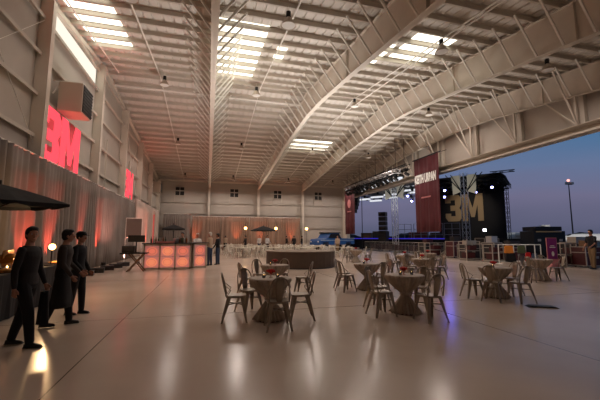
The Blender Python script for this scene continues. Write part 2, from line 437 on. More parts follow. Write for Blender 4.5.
# ------------------------------------------------------------------ lettering
G3 = [(0, .86), (.12, 1), (.62, 1), (.74, .88), (.74, .62), (.64, .5), (.74, .38), (.74, .12), (.62, 0), (.12, 0), (0, .14), (0, .3), (.26, .3), (.26, .2), (.46, .2), (.46, .4), (.24, .4), (.24, .6), (.46, .6), (.46, .8), (.26, .8), (.26, .7), (0, .7)]
GM = [(0, 0), (0, 1), (.3, 1), (.5, .48), (.7, 1), (1, 1), (1, 0), (.74, 0), (.74, .6), (.58, .14), (.42, .14), (.26, .6), (.26, 0)]
def letters(parent, M, w, h, m, depth=.03, gap=.02):
    s3 = w * .44 / .74; sm = w * .54
    bm = B(); prism(bm, [(x * s3, y * h) for x, y in G3], M, depth); obj('numeral', bm, m, parent)
    bm = B(); prism(bm, [(w * .44 + w * gap + x * sm, y * h) for x, y in GM], M, depth); obj('letter', bm, m, parent)
def planeM(o, ux, uy): # local x -> ux, local y -> uy
    ux = Vector(ux).normalized(); uy = Vector(uy).normalized(); uz = ux.cross(uy)
    Mx = Matrix((ux, uy, uz)).transposed().to_4x4(); Mx.translation = Vector(o); return Mx
for y0, z0, w, h, lab in ((13.75, 4.3, 3.75, 2.15, 'large red projected-light numeral and letter on the left wall, nearer pair'), (26.4, 4.5, 2.7, 2.05, 'red projected-light numeral and letter farther along the left wall')):
    t = thing('projected_logo', lab, 'logo', (XL + .045, y0, z0))  # projected light pattern, built as thin glowing letter shapes
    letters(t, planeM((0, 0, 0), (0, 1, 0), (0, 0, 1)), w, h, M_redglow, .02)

def text_mesh(s, size, bold=0.0, extr=.01):
    cu = bpy.data.curves.new('t', 'FONT'); cu.body = s; cu.size = size; cu.extrude = extr; cu.offset = bold; cu.align_x = 'CENTER'; cu.align_y = 'CENTER'
    o = bpy.data.objects.new('t', cu); col.objects.link(o); bpy.context.view_layer.update()
    me = bpy.data.meshes.new_from_object(o.evaluated_get(bpy.context.evaluated_depsgraph_get()))
    bpy.data.objects.remove(o); bpy.data.curves.remove(cu)
    return me
def text_obj(name, s, size, m, parent, M, bold=0.0):
    me = text_mesh(s, size, bold); me.transform(M); me.materials.clear(); me.materials.append(m)
    o = bpy.data.objects.new(name, me); col.objects.link(o); o.parent = parent; return o

# ------------------------------------------------------------------ drapes
def drape(lab, p0, p1, z1, m, group, freq=.28, amp=.07, name='drape_panel', seed=0):
    rnd = random.Random(seed)
    p0 = Vector(p0); p1 = Vector(p1); d = p1 - p0; L = d.length; d.normalize(); n = Vector((-d.y, d.x))
    t = thing(name, lab, 'drape', (p0.x, p0.y, 0), 0, group)
    N = int(L / .045); ph = rnd.random() * 6; xs = []
    bm = B(); cols_ = []
    for i in range(N + 1):
        s = L * i / N
        ph += .045 / freq * 2 * math.pi * (1 + .5 * math.sin(s * 1.9 + seed))
        a = amp * (.7 + .5 * math.sin(s * 2.7 + seed * 2))
        colv = []
        for j in range(7):
            z = .02 + (z1 - .02) * j / 6
            off = a * math.sin(ph + .25 * math.sin(j * .9 + s)) * (1.15 - .45 * j / 6)
            q = d * s + n * off
            colv.append(bm.verts.new((q.x, q.y, z)))
        cols_.append(colv)
    for a, b in zip(cols_, cols_[1:]):
        for j in range(6): bm.faces.new((a[j], b[j], b[j + 1], a[j + 1]))
    o = obj('cloth', bm, m, t, smooth=True); so = o.modifiers.new('s', 'SOLIDIFY'); so.thickness = .008
    bm = B(); tube(bm, [(0, 0, z1 + .01), (d.x * L, d.y * L, z1 + .01)], .025, 8); obj('rail', bm, M_tie, t)
    for s in (0.02, L - .02):
        bm = B(); q = d * s; q = q + n * .16; tube(bm, [(q.x, q.y, 0), (q.x, q.y, z1)], .025, 8); tube(bm, [(q.x, q.y, z1), (q.x - n.x * .16, q.y - n.y * .16, z1)], .02, 6); box(bm, (q.x + (.08 if s < 1 else -.08) * d.x, q.y + (.08 if s < 1 else -.08) * d.y, .01), (.14, .14, .02)); obj('upright', bm, M_tie, t)
ords = ['nearest', 'second', 'third', 'fourth', 'fifth', 'sixth', 'seventh']
ys = [2.0, 6.6, 11.2, 15.2, 19.2, 23.6, 27.6]
for k in range(6):
    drape('tall grey drape along the left wall, %s section from the viewer' % ords[k], (-5.45, ys[k]), (-5.45, ys[k + 1] - .06), 4.13, M_drapeg, 'left wall drapes', .33, .12, seed=k)
for k, (a, b) in enumerate(((28.6, 34.4), (34.5, 40.6))):
    drape('pale drape along the left wall, %s' % ['just beyond the grey drapes', 'nearest the far corner'][k], (-5.5, a), (-5.5, b), 4.5, M_drapel, 'pale left wall drapes', .35, .07, seed=20 + k)
drape('grey drape across the far left corner', (-5.2, 42.6), (-2.1, 42.6), 4.35, M_drapeg, 'far wall drapes', .3, .06, seed=31)
xs = [-1.9, 1.5, 5.0, 8.4, 11.7]
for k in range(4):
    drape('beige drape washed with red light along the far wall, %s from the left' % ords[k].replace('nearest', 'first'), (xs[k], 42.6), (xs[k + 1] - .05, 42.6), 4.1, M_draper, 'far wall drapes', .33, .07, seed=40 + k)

# ------------------------------------------------------------------ chair and table
def make_chair(M_chair=M_chair):
    t = thing('bistro_chair', '', 'chair')
    # faces +X ; seat .36 square at z .45
    bm = B(); n = 20; top = []; bot = []
    for k in range(n):
        a = 2 * math.pi * k / n; c, s = math.cos(a), math.sin(a)
        q = (abs(c) ** 4 + abs(s) ** 4) ** -.25
        x, y = .185 * c * q, .185 * s * q
        if x < 0: y *= .9
        top.append(bm.verts.new((x, y, .455))); bot.append(bm.verts.new((x * .99, y * .99, .42)))
    inn = [bm.verts.new((v.co.x * .85, v.co.y * .85, .448)) for v in top]
    for k in range(n):
        j = (k + 1) % n
        bm.faces.new((bot[k], bot[j], top[j], top[k])); bm.faces.new((top[k], top[j], inn[j], inn[k]))
    bm.faces.new(inn); bm.faces.new(bot[::-1]); obj('seat', bm, M_chair, t)
    for sx, sy in ((1, 1), (1, -1), (-1, 1), (-1, -1)):
        bm = B(); a = Vector((sx * .15, sy * .15, .43)); b = Vector((sx * (.21 if sx > 0 else .25), sy * .215, 0))
        for w0, w1, dx in ((.075, .028, 1), (.075, .028, 0)):
            # folded sheet-metal angle leg: two tapering plates
            u = Vector((1, 0, 0)) * -sx if dx else Vector((0, 1, 0)) * -sy
            o2 = Vector((0, -sy * .004, 0)) if dx else Vector((-sx * .004, 0, 0))
            v = [a, a + u * w0, b + u * w1, b]
            f = [bm.verts.new(p) for p in v]; g = [bm.verts.new(p + o2) for p in v]
            bm.faces.new(f); bm.faces.new(g[::-1])
            for k in range(4): bm.faces.new((f[k], f[(k + 1) % 4], g[(k + 1) % 4], g[k]))
        box(bm, (b.x - sx * .012, b.y - sy * .012, .006), (.032, .032, .012))
        obj('leg', bm, M_chair, t)
    bm = B(); bar(bm, (.14, .14, .3), (-.16, -.15, .3), .012, .02); bar(bm, (.14, -.14, .3), (-.16, .15, .3), .012, .02); obj('stretcher', bm, M_chair, t)
    bm = B(); pts = []
    for k in range(17):
        a = math.pi * k / 16
        pts.append((-.17 - .1 * (math.sin(a) ** .7 if k not in (0, 16) else 0), .165 * math.cos(a) * (1 + .08 * math.sin(a)), .45 + .40 * (math.sin(a) ** .55 if k not in (0, 16) else 0)))
    tube(bm, pts, .0125, 8); obj('back_hoop', bm, M_chair, t, smooth=True)
    bm = B(); v = []
    for k in range(6):
        f = k / 5; z = .45 + .385 * f; x = -.18 - .085 * f ** .8; w = .045 + .028 * math.sin(f * math.pi * .8)
        v.append([bm.verts.new((x - .012 * math.cos(q * math.pi / 2), q * w, z)) for q in (-1, -.5, 0, .5, 1)])
    for a, b in zip(v, v[1:]):
        for k in range(4): bm.faces.new((a[k], a[k + 1], b[k + 1], b[k]))
    o = obj('splat', bm, M_chair, t, smooth=True); so = o.modifiers.new('s', 'SOLIDIFY'); so.thickness = .004
    for s in (-1, 1): bm = B(); tube(bm, [(-.165, s * .17, .44), (-.09, s * .2, .56), (-.215, s * .165, .66)], .008, 6); obj('side_brace', bm, M_chair, t)
    return t
chair0 = make_chair(); chair_used = [False]
def place_chair(x, y, rz, lab, group):
    if not chair_used[0]:
        chair_used[0] = True; chair0.location = (x, y, 0); chair0.rotation_euler = (0, 0, rz); tag(chair0, lab, None, group)
    else: dup(chair0, (x, y, 0), rz, lab, group)

def make_table():
    t = thing('cocktail_table', '', 'table')
    bm = B(); lathe(bm, [(.375, .715), (.38, .725), (.375, .735), (0, .736)], 40); obj('tabletop', bm, M_wood, t)
    bm = B(); tube(bm, [(0, 0, .03), (0, 0, .715)], .035, 12); obj('pedestal', bm, M_blackm, t)
    bm = B(); lathe(bm, [(.26, 0), (.26, .015), (.04, .04), (0, .04)], 24); obj('foot', bm, M_blackm, t)
    return t
def make_cloth():
    t = thing('tablecloth', '', 'tablecloth')
    prof = [(0, .744), (.30, .744), (.382, .744), (.39, .738), (.38, .70), (.32, .62), (.235, .53), (.15, .45), (.085, .39), (.075, .36), (.095, .31), (.15, .22), (.21, .13), (.265, .05), (.285, .012)]
    amp = [0, 0, 0, .01, .06, .11, .15, .17, .14, .1, .16, .2, .2, .18, .18]
    assert len(amp) == len(prof)
    def mod(a, j):
        f = 22
        return 1 + amp[j] * (.7 * math.sin(f * a) + .3 * math.sin(f * .5 * a + 1.3))
    bm = B(); lathe(bm, prof, 156, mod=mod); 
    bm.faces.ensure_lookup_table()
    obj('drop', bm, M_cloth, t, smooth=True)
    bm = B(); lathe(bm, [(.0, .7455), (.378, .7455), (.378, .748), (0, .748)], 40); obj('top_face', bm, M_clothtop, t)
    bm = B(); lathe(bm, [(.10, .352), (.108, .36), (.108, .39), (.10, .398)], 24); obj('tie_band', bm, M_cloth, t)
    return t
def make_centre():
    t = thing('centrepiece', '', 'centrepiece'); t.scale = (.78, .78, .8)
    bm = B(); lathe(bm, [(.045, 0), (.045, .006), (.008, .012), (.006, .07), (.03, .085), (.075, .12), (.09, .155), (.085, .155), (.06, .12)], 20); obj('glass_bowl', bm, M_redg, t, smooth=True)
    bm = B()
    for k in range(16):
        a = k * 2.4; r = .012 + .022 * math.sqrt(k)
        ball(bm, (r * math.cos(a), r * math.sin(a), .175 - r * .35 + .006 * (k % 3)), .026, 8)
    obj('red_flowers', bm, M_red, t, smooth=True)
    return t
def make_candle():
    t = thing('votive_candle', '', 'candle')
    bm = B(); lathe(bm, [(.024, 0), (.03, .004), (.034, .06), (.031, .06), (.027, .006)], 16); obj('holder', bm, M_glass, t, smooth=True)
    bm = B(); lathe(bm, [(.025, .006), (.026, .03), (0, .031)], 14); obj('wax', bm, M_wax, t)
    bm = B(); lathe(bm, [(.0, .034), (.008, .042), (.005, .055), (0, .068)], 10); obj('flame', bm, M_flame, t)
    return t
protos = {}
def place(kind, fn, loc, rz, lab, group):
    if kind not in protos:
        protos[kind] = fn(); protos[kind].location = loc; protos[kind].rotation_euler = (0, 0, rz); tag(protos[kind], lab, None, group)
    else: dup(protos[kind], loc, rz, lab, group)

def setting(x, y, desc, chairs, centre=True, candles=2, base=.748, k=1.0, dx=0.0):
    x = x * k + dx; y *= k; chairs = [(x + (a - x / k + dx / k) , y + (b - y / k), c) for a, b, c in chairs]
    place('table', make_table, (x, y, 0), 0, 'round pedestal cocktail table, the ' + desc, 'cocktail tables')
    place('cloth', make_cloth, (x, y, 0), random.random() * 6, 'taupe cinched cloth over the ' + desc, 'cinched tablecloths')
    if centre: place('centre', make_centre, (x + .02, y + .05, base), random.random() * 6, 'red flowers in a glass bowl on the ' + desc, 'red centrepieces')
    for k in range(candles):
        s = (-1, 1)[k]
        place('candle', make_candle, (x + s * .13, y - .06, base), 0, '%s votive candle on the %s' % (('left', 'right')[k], desc), 'votive candles')
    for (cx, cy, where) in chairs:
        rz = math.atan2(y - cy, x - cx) + random.uniform(-.12, .12)
        place_chair(cx, cy, rz, 'grey metal chair at the %s of the %s' % (where, desc), 'metal chairs at the front tables')

setting(1.10, 6.05, 'left foreground table', [(.48, 6.12, 'left'), (1.12, 5.42, 'near side'), (1.66, 5.95, 'right'), (.80, 6.72, 'far side')], k=1.04)
setting(1.80, 9.25, 'table behind the left foreground one', [(1.05, 8.95, 'left'), (2.5, 8.85, 'right'), (1.5, 9.95, 'far left'), (2.15, 9.95, 'far right')], candles=1, k=1.0)
setting(3.55, 5.80, 'centre foreground table', [(2.98, 5.72, 'left'), (3.62, 5.12, 'near side'), (3.25, 6.38, 'far left'), (4.12, 6.12, 'right')], k=1.06, dx=.12)
setting(4.52, 9.10, 'table behind the centre foreground one', [(3.82, 9.0, 'left'), (4.55, 8.42, 'near side'), (4.0, 9.65, 'far left'), (5.1, 9.2, 'right')], candles=1, k=1.0)
setting(7.05, 10.3, 'table between centre and right groups', [(7.75, 10.35, 'right'), (6.4, 10.2, 'left'), (7.0, 10.95, 'far side'), (6.85, 9.6, 'near side')], candles=1, k=1.04, dx=.2)
setting(6.33, 6.60, 'right foreground table', [(5.75, 6.75, 'left'), (5.83, 6.2, 'near left'), (6.35, 5.93, 'near side'), (6.95, 6.75, 'right')], candles=1, k=1.08, dx=.3)
setting(9.85, 8.35, 'rightmost table near the barricade', [(9.25, 8.15, 'left'), (10.45, 8.2, 'right'), (10.0, 9.0, 'far side'), (10.5, 8.85, 'far right')], centre=False, candles=0, k=1.14, dx=.3)
setting(9.0, 19.6, 'small table right of the round platform', [(8.25, 19.3, 'left'), (9.75, 19.5, 'right'), (9.0, 20.4, 'far side')], candles=0)
setting(8.4, 13.2, 'middle table in front of the stage', [(7.7, 13.1, 'left'), (9.1, 13.1, 'right'), (8.5, 13.9, 'far side'), (8.1, 12.6, 'near side')], candles=0)
setting(10.6, 14.6, 'table by the stage-side barricade', [(9.95, 14.4, 'left'), (11.3, 14.6, 'right'), (10.7, 15.3, 'far side'), (10.7, 13.9, 'near side')], candles=0)

# far seating: pale chairs round pale tables
M_paletop = mat('pale_table_top', (190, 180, 160), .5)
def make_far_table():
    t = thing('dining_table', '', 'table')
    bm = B(); lathe(bm, [(.72, .72), (.74, .735), (.72, .75), (0, .752)], 32); obj('tabletop', bm, M_paletop, t)
    bm = B(); lathe(bm, [(.3, 0), (.3, .02), (.05, .06), (.04, .7), (.2, .72)], 20); obj('pedestal', bm, M_chair, t)
    return t
FT = [(.6, 31.0), (2.5, 29.2), (4.4, 31.6), (3.1, 34.3), (6.4, 30.6), (7.7, 33.9), (8.6, 31.2), (9.0, 34.8), (10.6, 32.2), (4.6, 38.2), (1.2, 37.4), (11.2, 38.6), (5.0, 26.2), (7.6, 25.6), (10.3, 27.0), (2.6, 26.0), (.9, 34.2), (7.0, 28.0), (4.0, 28.6), (9.7, 29.4), (5.6, 34.2), (7.6, 37.0), (10.6, 24.2), (3.1, 39.0)]
for i, (x, y) in enumerate(FT):
    place('fartable', make_far_table, (x, y, 0), 0, 'pale round dining table in the crowd of seating before the far wall', 'far dining tables')
    for k in range(4):
        a = k * math.pi / 2 + i * .7
        place('palechair', lambda: make_chair(M_chairp), (x + 1.0 * math.cos(a), y + 1.0 * math.sin(a), 0), a + math.pi, 'pale metal chair in the crowd of seating before the far wall', 'far metal chairs')

# round platform
t = thing('round_platform', 'low round platform with a dark brown skirt behind the front tables', 'platform', (4.78, 17.4, 0))
rad = 1.8
bm = B()
segs = 48
def dm(a, j): return 1 + (.006 if int(a / (2 * math.pi) * segs) % 2 else 0)
lathe(bm, [(rad - .02, 0), (rad, .01), (rad, .78), (rad - .03, .79)], 96, mod=dm); obj('skirt', bm, M_drum, t)
bm = B(); lathe(bm, [(rad, .785), (rad + .03, .79), (rad + .03, .82), (rad, .83), (0, .83)], 64); obj('deck', bm, M_drumt, t)
bm = B(); lathe(bm, [(rad + .01, 0), (rad + .02, 0), (rad + .02, .04), (rad, .05)], 64); obj('base_trim', bm, M_blackm, t)

# black cable ramp on the floor
bm = B(); prism(bm, [(-.3, 0), (-.22, .03), (.22, .03), (.3, 0)], planeM((0, -.1, 0), (1, 0, 0), (0, 0, 1)), -.2)
o = obj('floor_cable_cover', bm, M_blackp); o.location = (7.05, 5.85, .0); o.rotation_euler = (0, 0, -.5); tag(o, 'flat black cable cover lying on the floor by the right foreground table', 'cable cover')

# ------------------------------------------------------------------ left bar
def make_bar(x0, y0, w, d, h, n, rows, lab, rz=0.0):
    t = thing('bar_counter', lab, 'bar', (x0, y0, 0), rz)
    bm = B()
    for k in range(n + 1): box(bm, (w * k / n, 0, h / 2), (.07, .07, h))
    for z in (.06, h - .04): box(bm, (w / 2, 0, z), (w + .07, .07, .08))
    for k in (0, 1): box(bm, (k * w, d, h / 2), (.06, .06, h))
    box(bm, (0, d / 2, h / 2), (.03, d, h)); box(bm, (w, d / 2, h / 2), (.03, d, h))
    obj('frame', bm, M_hvac, t)
    for k in range(n):
        for r in range(rows):
            z0 = .1 + r * (h - .18) / rows; hh = (h - .18) / rows - .02
            bm = B(); box(bm, (w * (k + .5) / n, .0, z0 + hh / 2), (w / n - .08, .02, hh)); obj('lit_panel', bm, M_panelB if (k + r) % 2 == 0 and r == 0 or k == 1 else M_panelA, t)
    bm = B(); box(bm, (w / 2, d / 2 - .06, h + .015), (w + .18, d + .2, .04)); obj('countertop', bm, M_blackp, t, bevel=.008)
    return t
make_bar(-2.85, 17.15, 2.05, .6, 1.2, 3, 2, 'long bar counter with six glowing red-orange front panels')
make_bar(-.66, 17.6, .62, .6, 1.22, 1, 2, 'short bar counter with two glowing red panels, right of the long one', .35)
# bottles and tubs on the long bar
M_bottleg = mat('green_bottle', (40, 70, 45), .15, alpha=.3); M_bottlec = mat('clear_bottle', (190, 190, 180), .12, alpha=.4); M_bottleb = mat('amber_bottle', (120, 66, 24), .15, alpha=.3)
def make_bottle(m, nm):
    t = thing(nm, '', 'bottle')
    bm = B(); lathe(bm, [(.036, 0), (.04, .01), (.04, .17), (.03, .21), (.014, .235), (.013, .29), (.0, .29)], 14); obj('body', bm, m, t, smooth=True)
    bm = B(); lathe(bm, [(.016, .285), (.016, .31), (0, .312)], 10); obj('cap', bm, M_blackp, t)
    return t
kinds = [('bottle', M_bottleg, 'green'), ('bottle', M_bottlec, 'clear'), ('bottle', M_bottleb, 'amber')]
for k in range(12):
    j = k % 3; x = -2.62 + k * .105 + (.45 if k > 6 else 0)
    place('bottle%d' % j, lambda j=j: make_bottle(kinds[j][1], 'liquor_bottle'), (x, 17.5 + .06 * (k % 2), 1.235), 0, '%s liquor bottle standing on the long glowing bar' % kinds[j][2], '%s liquor bottles on the long bar' % kinds[j][2])
bm = B(); lathe(bm, [(.11, 0), (.15, .2), (.16, .22), (.15, .22), (.10, .02)], 20); o = obj('ice_bucket', bm, M_silver, smooth=True); o.location = (-1.5, 17.5, 1.235); tag(o, 'silver ice bucket on the long glowing bar', 'bucket')
bm = B(); box(bm, (0, 0, .03), (.8, .3, .06)); box(bm, (0, 0, .07), (.84, .34, .02)); o = obj('serving_tray', bm, M_pink); o.location = (-1.95, 17.22, 1.235); tag(o, 'flat pinkish serving tray on the edge of the long bar', 'tray')
# keyboard-leg stand with dark equipment left of the bar
t = thing('folding_stand', 'folding table on crossed legs left of the long bar', 'stand', (-3.05, 16.6, 0))
bm = B(); box(bm, (-.1, 0, .8), (1.1, .55, .05)); obj('top', bm, M_blackp, t)
for s in (-1, 1):
    bm = B(); bar(bm, (-.35, s * .2, .0), (.3, s * .2, .78), .05); obj('leg', bm, M_wood, t)
    bm = B(); bar(bm, (.35, s * .2 + .03, .0), (-.3, s * .2 + .03, .78), .05); obj('leg', bm, M_wood, t)
bm = B(); bar(bm, (0, -.2, .39), (0, .23, .39), .03); obj('crossbar', bm, M_blackm, t)
t = thing('display_monitor', 'black flat monitor on the folding stand left of the bar', 'monitor', (-3.1, 16.6, .825))
bm = B(); box(bm, (0, 0, .62), (.7, .05, .3)); obj('screen', bm, M_blackp, t, bevel=.01)
bm = B(); tube(bm, [(0, 0, 0), (0, 0, .5)], .025, 8); box(bm, (0, 0, .01), (.35, .25, .02)); obj('foot', bm, M_blackm, t)
bm = B(); box(bm, (0, 0, .15), (.5, .35, .3)); box(bm, (0, -.18, .15), (.42, .02, .2)); o = obj('equipment_box', bm, M_case, bevel=.01); o.location = (-3.4, 16.62, .825); tag(o, 'dark equipment box on the folding stand', 'box')
for k in range(5):
    bm = B(); box(bm, (0, 0, .09), (.5, .35, .18)); box(bm, (0, 0, .19), (.54, .39, .02)); box(bm, (0, -.2, .1), (.12, .02, .04))
    o = obj('black_crate', bm, M_case, bevel=.01); o.location = (-4.6 + .08 * k, 15.2 + k * 1.15, 0); o.rotation_euler = (0, 0, .2 * k); tag(o, 'low black crate on the floor along the left drape', 'crate', 'low black crates by the drape')
# glass shelf sign behind the bar
t = thing('lit_column', 'slim tall frame with red lit strip behind the bar', 'light column', (-3.0, 20.6, 0))
bm = B(); box(bm, (0, 0, 1.5), (.12, .12, 3.0)); box(bm, (0, 0, .02), (.4, .4, .04)); obj('post', bm, M_drapel, t)
bm = B(); box(bm, (0, -.07, 1.9), (.07, .02, 1.8)); obj('light_strip', bm, glow('red_strip', (225, 100, 90), .6), t)
t = thing('menu_stand', 'thin metal sign frame between drape and long bar', 'sign frame', (-3.9, 20.0, 0))
bm = B()
for x in (-.4, .4): tube(bm, [(x, 0, 0), (x, 0, 2.55)], .015, 6); box(bm, (x, 0, .01), (.2, .3, .02))
for z in (1.5, 2.55): tube(bm, [(-.4, 0, z), (.4, 0, z)], .015, 6)
obj('frame', bm, M_tie, t)
bm = B(); box(bm, (0, 0, 2.02), (.76, .01, 1.0)); obj('panel', bm, M_drapeg, t)

# umbrellas
def umbrella(name, lab, loc, half, zrim, ztop, rz=0.0, sag=.25):
    t = thing(name, lab, 'umbrella', (loc[0], loc[1], 0), rz)
    bm = B(); n = 8; rings = []
    for f in (0.02, .35, .7, 1.0):
        ring = []
        for k in range(n * 3):
            a = 2 * math.pi * k / (n * 3) 
            c, s = math.cos(a), math.sin(a); q = 1 / max(abs(c), abs(s))   # square plan
            q = q * (1 - .05 * abs(math.sin(n * a / 2)) * f)
            ring.append(bm.verts.new((half * f * c * q, half * f * s * q, ztop - (ztop - zrim) * f ** 1.15)))
        rings.append(ring)
    low = [bm.verts.new((v.co.x, v.co.y, v.co.z - .09 * (1 - .4 * (i % 3 == 0)))) for i, v in enumerate(rings[-1])]
    rings.append(low)
    for a, b in zip(rings, rings[1:]):
        for k in range(len(a)): bm.faces.new((a[k], a[(k + 1) % len(a)], b[(k + 1) % len(a)], b[k]))
    bm.faces.new(rings[0])
    o = obj('canopy', bm, M_black, t); so = o.modifiers.new('s', 'SOLIDIFY'); so.thickness = .01
    bm = B(); tube(bm, [(0, 0, 0), (0, 0, ztop + .08)], .03, 10); obj('pole', bm, M_blackm, t)
    bm = B(); lathe(bm, [(.32, 0), (.32, .06), (.06, .1), (.05, .3), (0, .3)], 24); obj('base', bm, M_blackm, t)
    for k in range(8):
        a = k * math.pi / 4; c, s = math.cos(a), math.sin(a); q = (1 / max(abs(c), abs(s))) * half
        bm = B(); tube(bm, [(0, 0, ztop - .5), (c * q * .5, s * q * .5, ztop - (ztop - zrim) * .5 ** 1.15 - .03)], .01, 6)
        tube(bm, [(0, 0, ztop - .04), (c * q * .97, s * q * .97, zrim + .0)], .01, 6); obj('rib', bm, M_blackm, t)
    return t
umbrella('market_umbrella', 'large black market umbrella over the buffet at the left edge', (-4.24, 8.35), .93, 2.2, 2.6, rz=R(44))
umbrella('market_umbrella', 'black market umbrella over guests before the far drapes', (5.75, 36.2), 1.1, 2.3, 2.8, .2)
umbrella('market_umbrella', 'black market umbrella behind the long glowing bar', (-2.3, 24.6), .72, 2.1, 2.4, .1)

# lamps in the distance and on the buffet
def globe_lamp(lab, loc, h, r, base=0.0, name='globe_lamp'):
    t = thing(name, lab, 'lamp', loc)
    bm = B(); lathe(bm, [(.14, 0), (.14, .02), (.02, .04), (.015, .06)], 16); tube(bm, [(0, 0, .03), (0, 0, h - r)], .014, 8); obj('stand', bm, M_blackm, t)
    bm = B(); ball(bm, (0, 0, h), r, 14); obj('globe', bm, M_bulb, t, smooth=True)
for k, x in enumerate((4.3, 8.0, 11.9)):
    globe_lamp('glowing globe lamp on a tall stand before the far drapes, %s from the left' % ords[k].replace('nearest', 'first'), (x, 40.5, 0), 2.65, .17)

# buffet table at left edge
t = thing('buffet_table', 'long buffet table under a black cloth at the left edge', 'table', (-3.95, 8.3, 0))
bm = B(); box(bm, (0, 0, .79), (.85, 4.4, .04)); obj('tabletop', bm, M_wood, t)
for sx in (-1, 1):
    for sy in (-1, 1):
        bm = B(); tube(bm, [(sx * .36, sy * 2.0, 0), (sx * .36, sy * 2.0, .77)], .02, 8); obj('leg', bm, M_blackm, t)
bm = B(); N = 160; ring0 = []; ring1 = []; top = []
per = []
W2, L2 = .45, 2.23
for k in range(40): per.append((-W2, -L2 + 2 * L2 * k / 40))
for k in range(10): per.append((-W2 + 2 * W2 * k / 10, L2))
for k in range(40): per.append((W2, L2 - 2 * L2 * k / 40))
for k in range(10): per.append((W2 - 2 * W2 * k / 10, -L2))
for k, (x, y) in enumerate(per):
    s = 1 + .05 * math.sin(k * 1.9)
    top.append(bm.verts.new((x, y, .82))); ring1.append(bm.verts.new((x * (1.04 + .05 * math.sin(k * 1.9)), y * 1.01 * (1 + .008 * math.sin(k * 1.9)), .01)))
n = len(per); bm.faces.new(top)
for k in range(n): bm.faces.new((top[k], top[(k + 1) % n], ring1[(k + 1) % n], ring1[k]))
o = obj('tablecloth', bm, M_black); o.location = (-3.95, 8.3, 0); tag(o, 'black floor-length cloth over the buffet table', 'tablecloth')
globe_lamp('bright warm lamp standing on the buffet table behind the waiters', (-3.64, 9.5, .82), .44, .075, name='table_lamp')
def chafer(lab, x, y):
    t = thing('chafing_dish', lab, 'chafing dish', (x, y, .82), .1)
    bm = B()
    for sx in (-1, 1):
        for sy in (-1, 1): tube(bm, [(sx * .15, sy * .24, 0), (sx * .14, sy * .22, .18)], .008, 6)
    obj('stand', bm, M_gold, t)
    bm = B(); box(bm, (0, 0, .2), (.34, .5, .09)); obj('pan', bm, M_gold, t, bevel=.02)
    bm = B(); 
    tube(bm, [(0, -.25, .25), (0, .25, .25)], [(.01, .16), (.01, .16)], 16)
    lathe(bm, [(.2, .245), (.17, .3), (.08, .34), (0, .35)], 20); obj('lid', bm, M_gold, t, smooth=True)
    bm = B(); lathe(bm, [(.03, 0), (.035, .05), (0, .05)], 12); obj('burner', bm, M_silver, t)
    bm = B(); lathe(bm, [(0, .05), (.016, .07), (0, .11)], 8); obj('burner_flame', bm, M_flame, t)
chafer('brass chafing dish at the near end of the buffet table', -3.85, 7.2)
chafer('brass chafing dish in the middle of the buffet table', -3.9, 8.2)
chafer('brass chafing dish beside the bright lamp on the buffet', -3.9, 8.95)
for k, (x, y) in enumerate(((-3.7, 7.75), (-3.66, 8.55), (-3.7, 9.95))):
    bm = B(); lathe(bm, [(.0, 0), (.11, .0), (.17, .05), (.165, .055), (.1, .01), (0, .01)], 24); ball(bm, (0, 0, .04), (.12, .12, .04), 12)
    o = obj('food_platter', bm, mat('golden_food', (214, 150, 76), .6, var=.4, scale=30), smooth=True); o.location = (x, y, .82)
    tag(o, 'golden food platter on the buffet, %s from the viewer' % ords[k], 'platter', 'food platters')

# ------------------------------------------------------------------ people
def chain(bm, pts, rad, seg=12):
    """tapered limb with rounded ends"""
    pts = [Vector(p) for p in pts]; P = []; Rr = []
    n = len(pts)
    def rr(r): return r if isinstance(r, tuple) else (r, r)
    d0 = (pts[1] - pts[0]).normalized(); d1 = (pts[-1] - pts[-2]).normalized()
    for f in (1, .75, .4): P.append(pts[0] - d0 * min(rr(rad[0])) * f); q = math.sqrt(max(0, 1 - f * f)) + .05; Rr.append(tuple(a * q for a in rr(rad[0])))
    for i in range(n):
        P.append(pts[i]); Rr.append(rr(rad[i]))
        if i < n - 1:
            P.append((pts[i] + pts[i + 1]) / 2); Rr.append(tuple((a + b) / 2 * 1.02 for a, b in zip(rr(rad[i]), rr(rad[i + 1]))))
    for f in (.4, .75, 1): P.append(pts[-1] + d1 * min(rr(rad[-1])) * f); q = math.sqrt(max(0, 1 - f * f)) + .05; Rr.append(tuple(a * q for a in rr(rad[-1])))
    tube(bm, P, Rr, seg)
def vertical(bm, rings, seg=20):
    """rings: (cx, cy, z, rx, ry)"""
    rs = []
    for cx, cy, z, rx, ry in rings:
        rs.append([bm.verts.new((cx + rx * math.cos(2 * math.pi * k / seg), cy + ry * math.sin(2 * math.pi * k / seg), z)) for k in range(seg)])
    for a, b in zip(rs, rs[1:]):
        for k in range(seg): bm.faces.new((a[k], a[(k + 1) % seg], b[(k + 1) % seg], b[k]))
    bm.faces.new(rs[0][::-1]); bm.faces.new(rs[-1])
def remesh(o, v, it=3):
    r = o.modifiers.new('r', 'REMESH'); r.mode = 'VOXEL'; r.voxel_size = v; r.use_smooth_shade = True
    s = o.modifiers.new('s', 'SMOOTH'); s.iterations = it; s.factor = .5
def limb2(p, l1, l2, a1, a2, side=0.0):
    """two-segment limb from p; angles from straight down, positive = forward (+X)"""
    p = Vector(p)
    q = p + Vector((math.sin(a1) * l1, side * l1, -math.cos(a1) * l1))
    r = q + Vector((math.sin(a2) * l2, side * .3 * l2, -math.cos(a2) * l2))
    return p, q, r
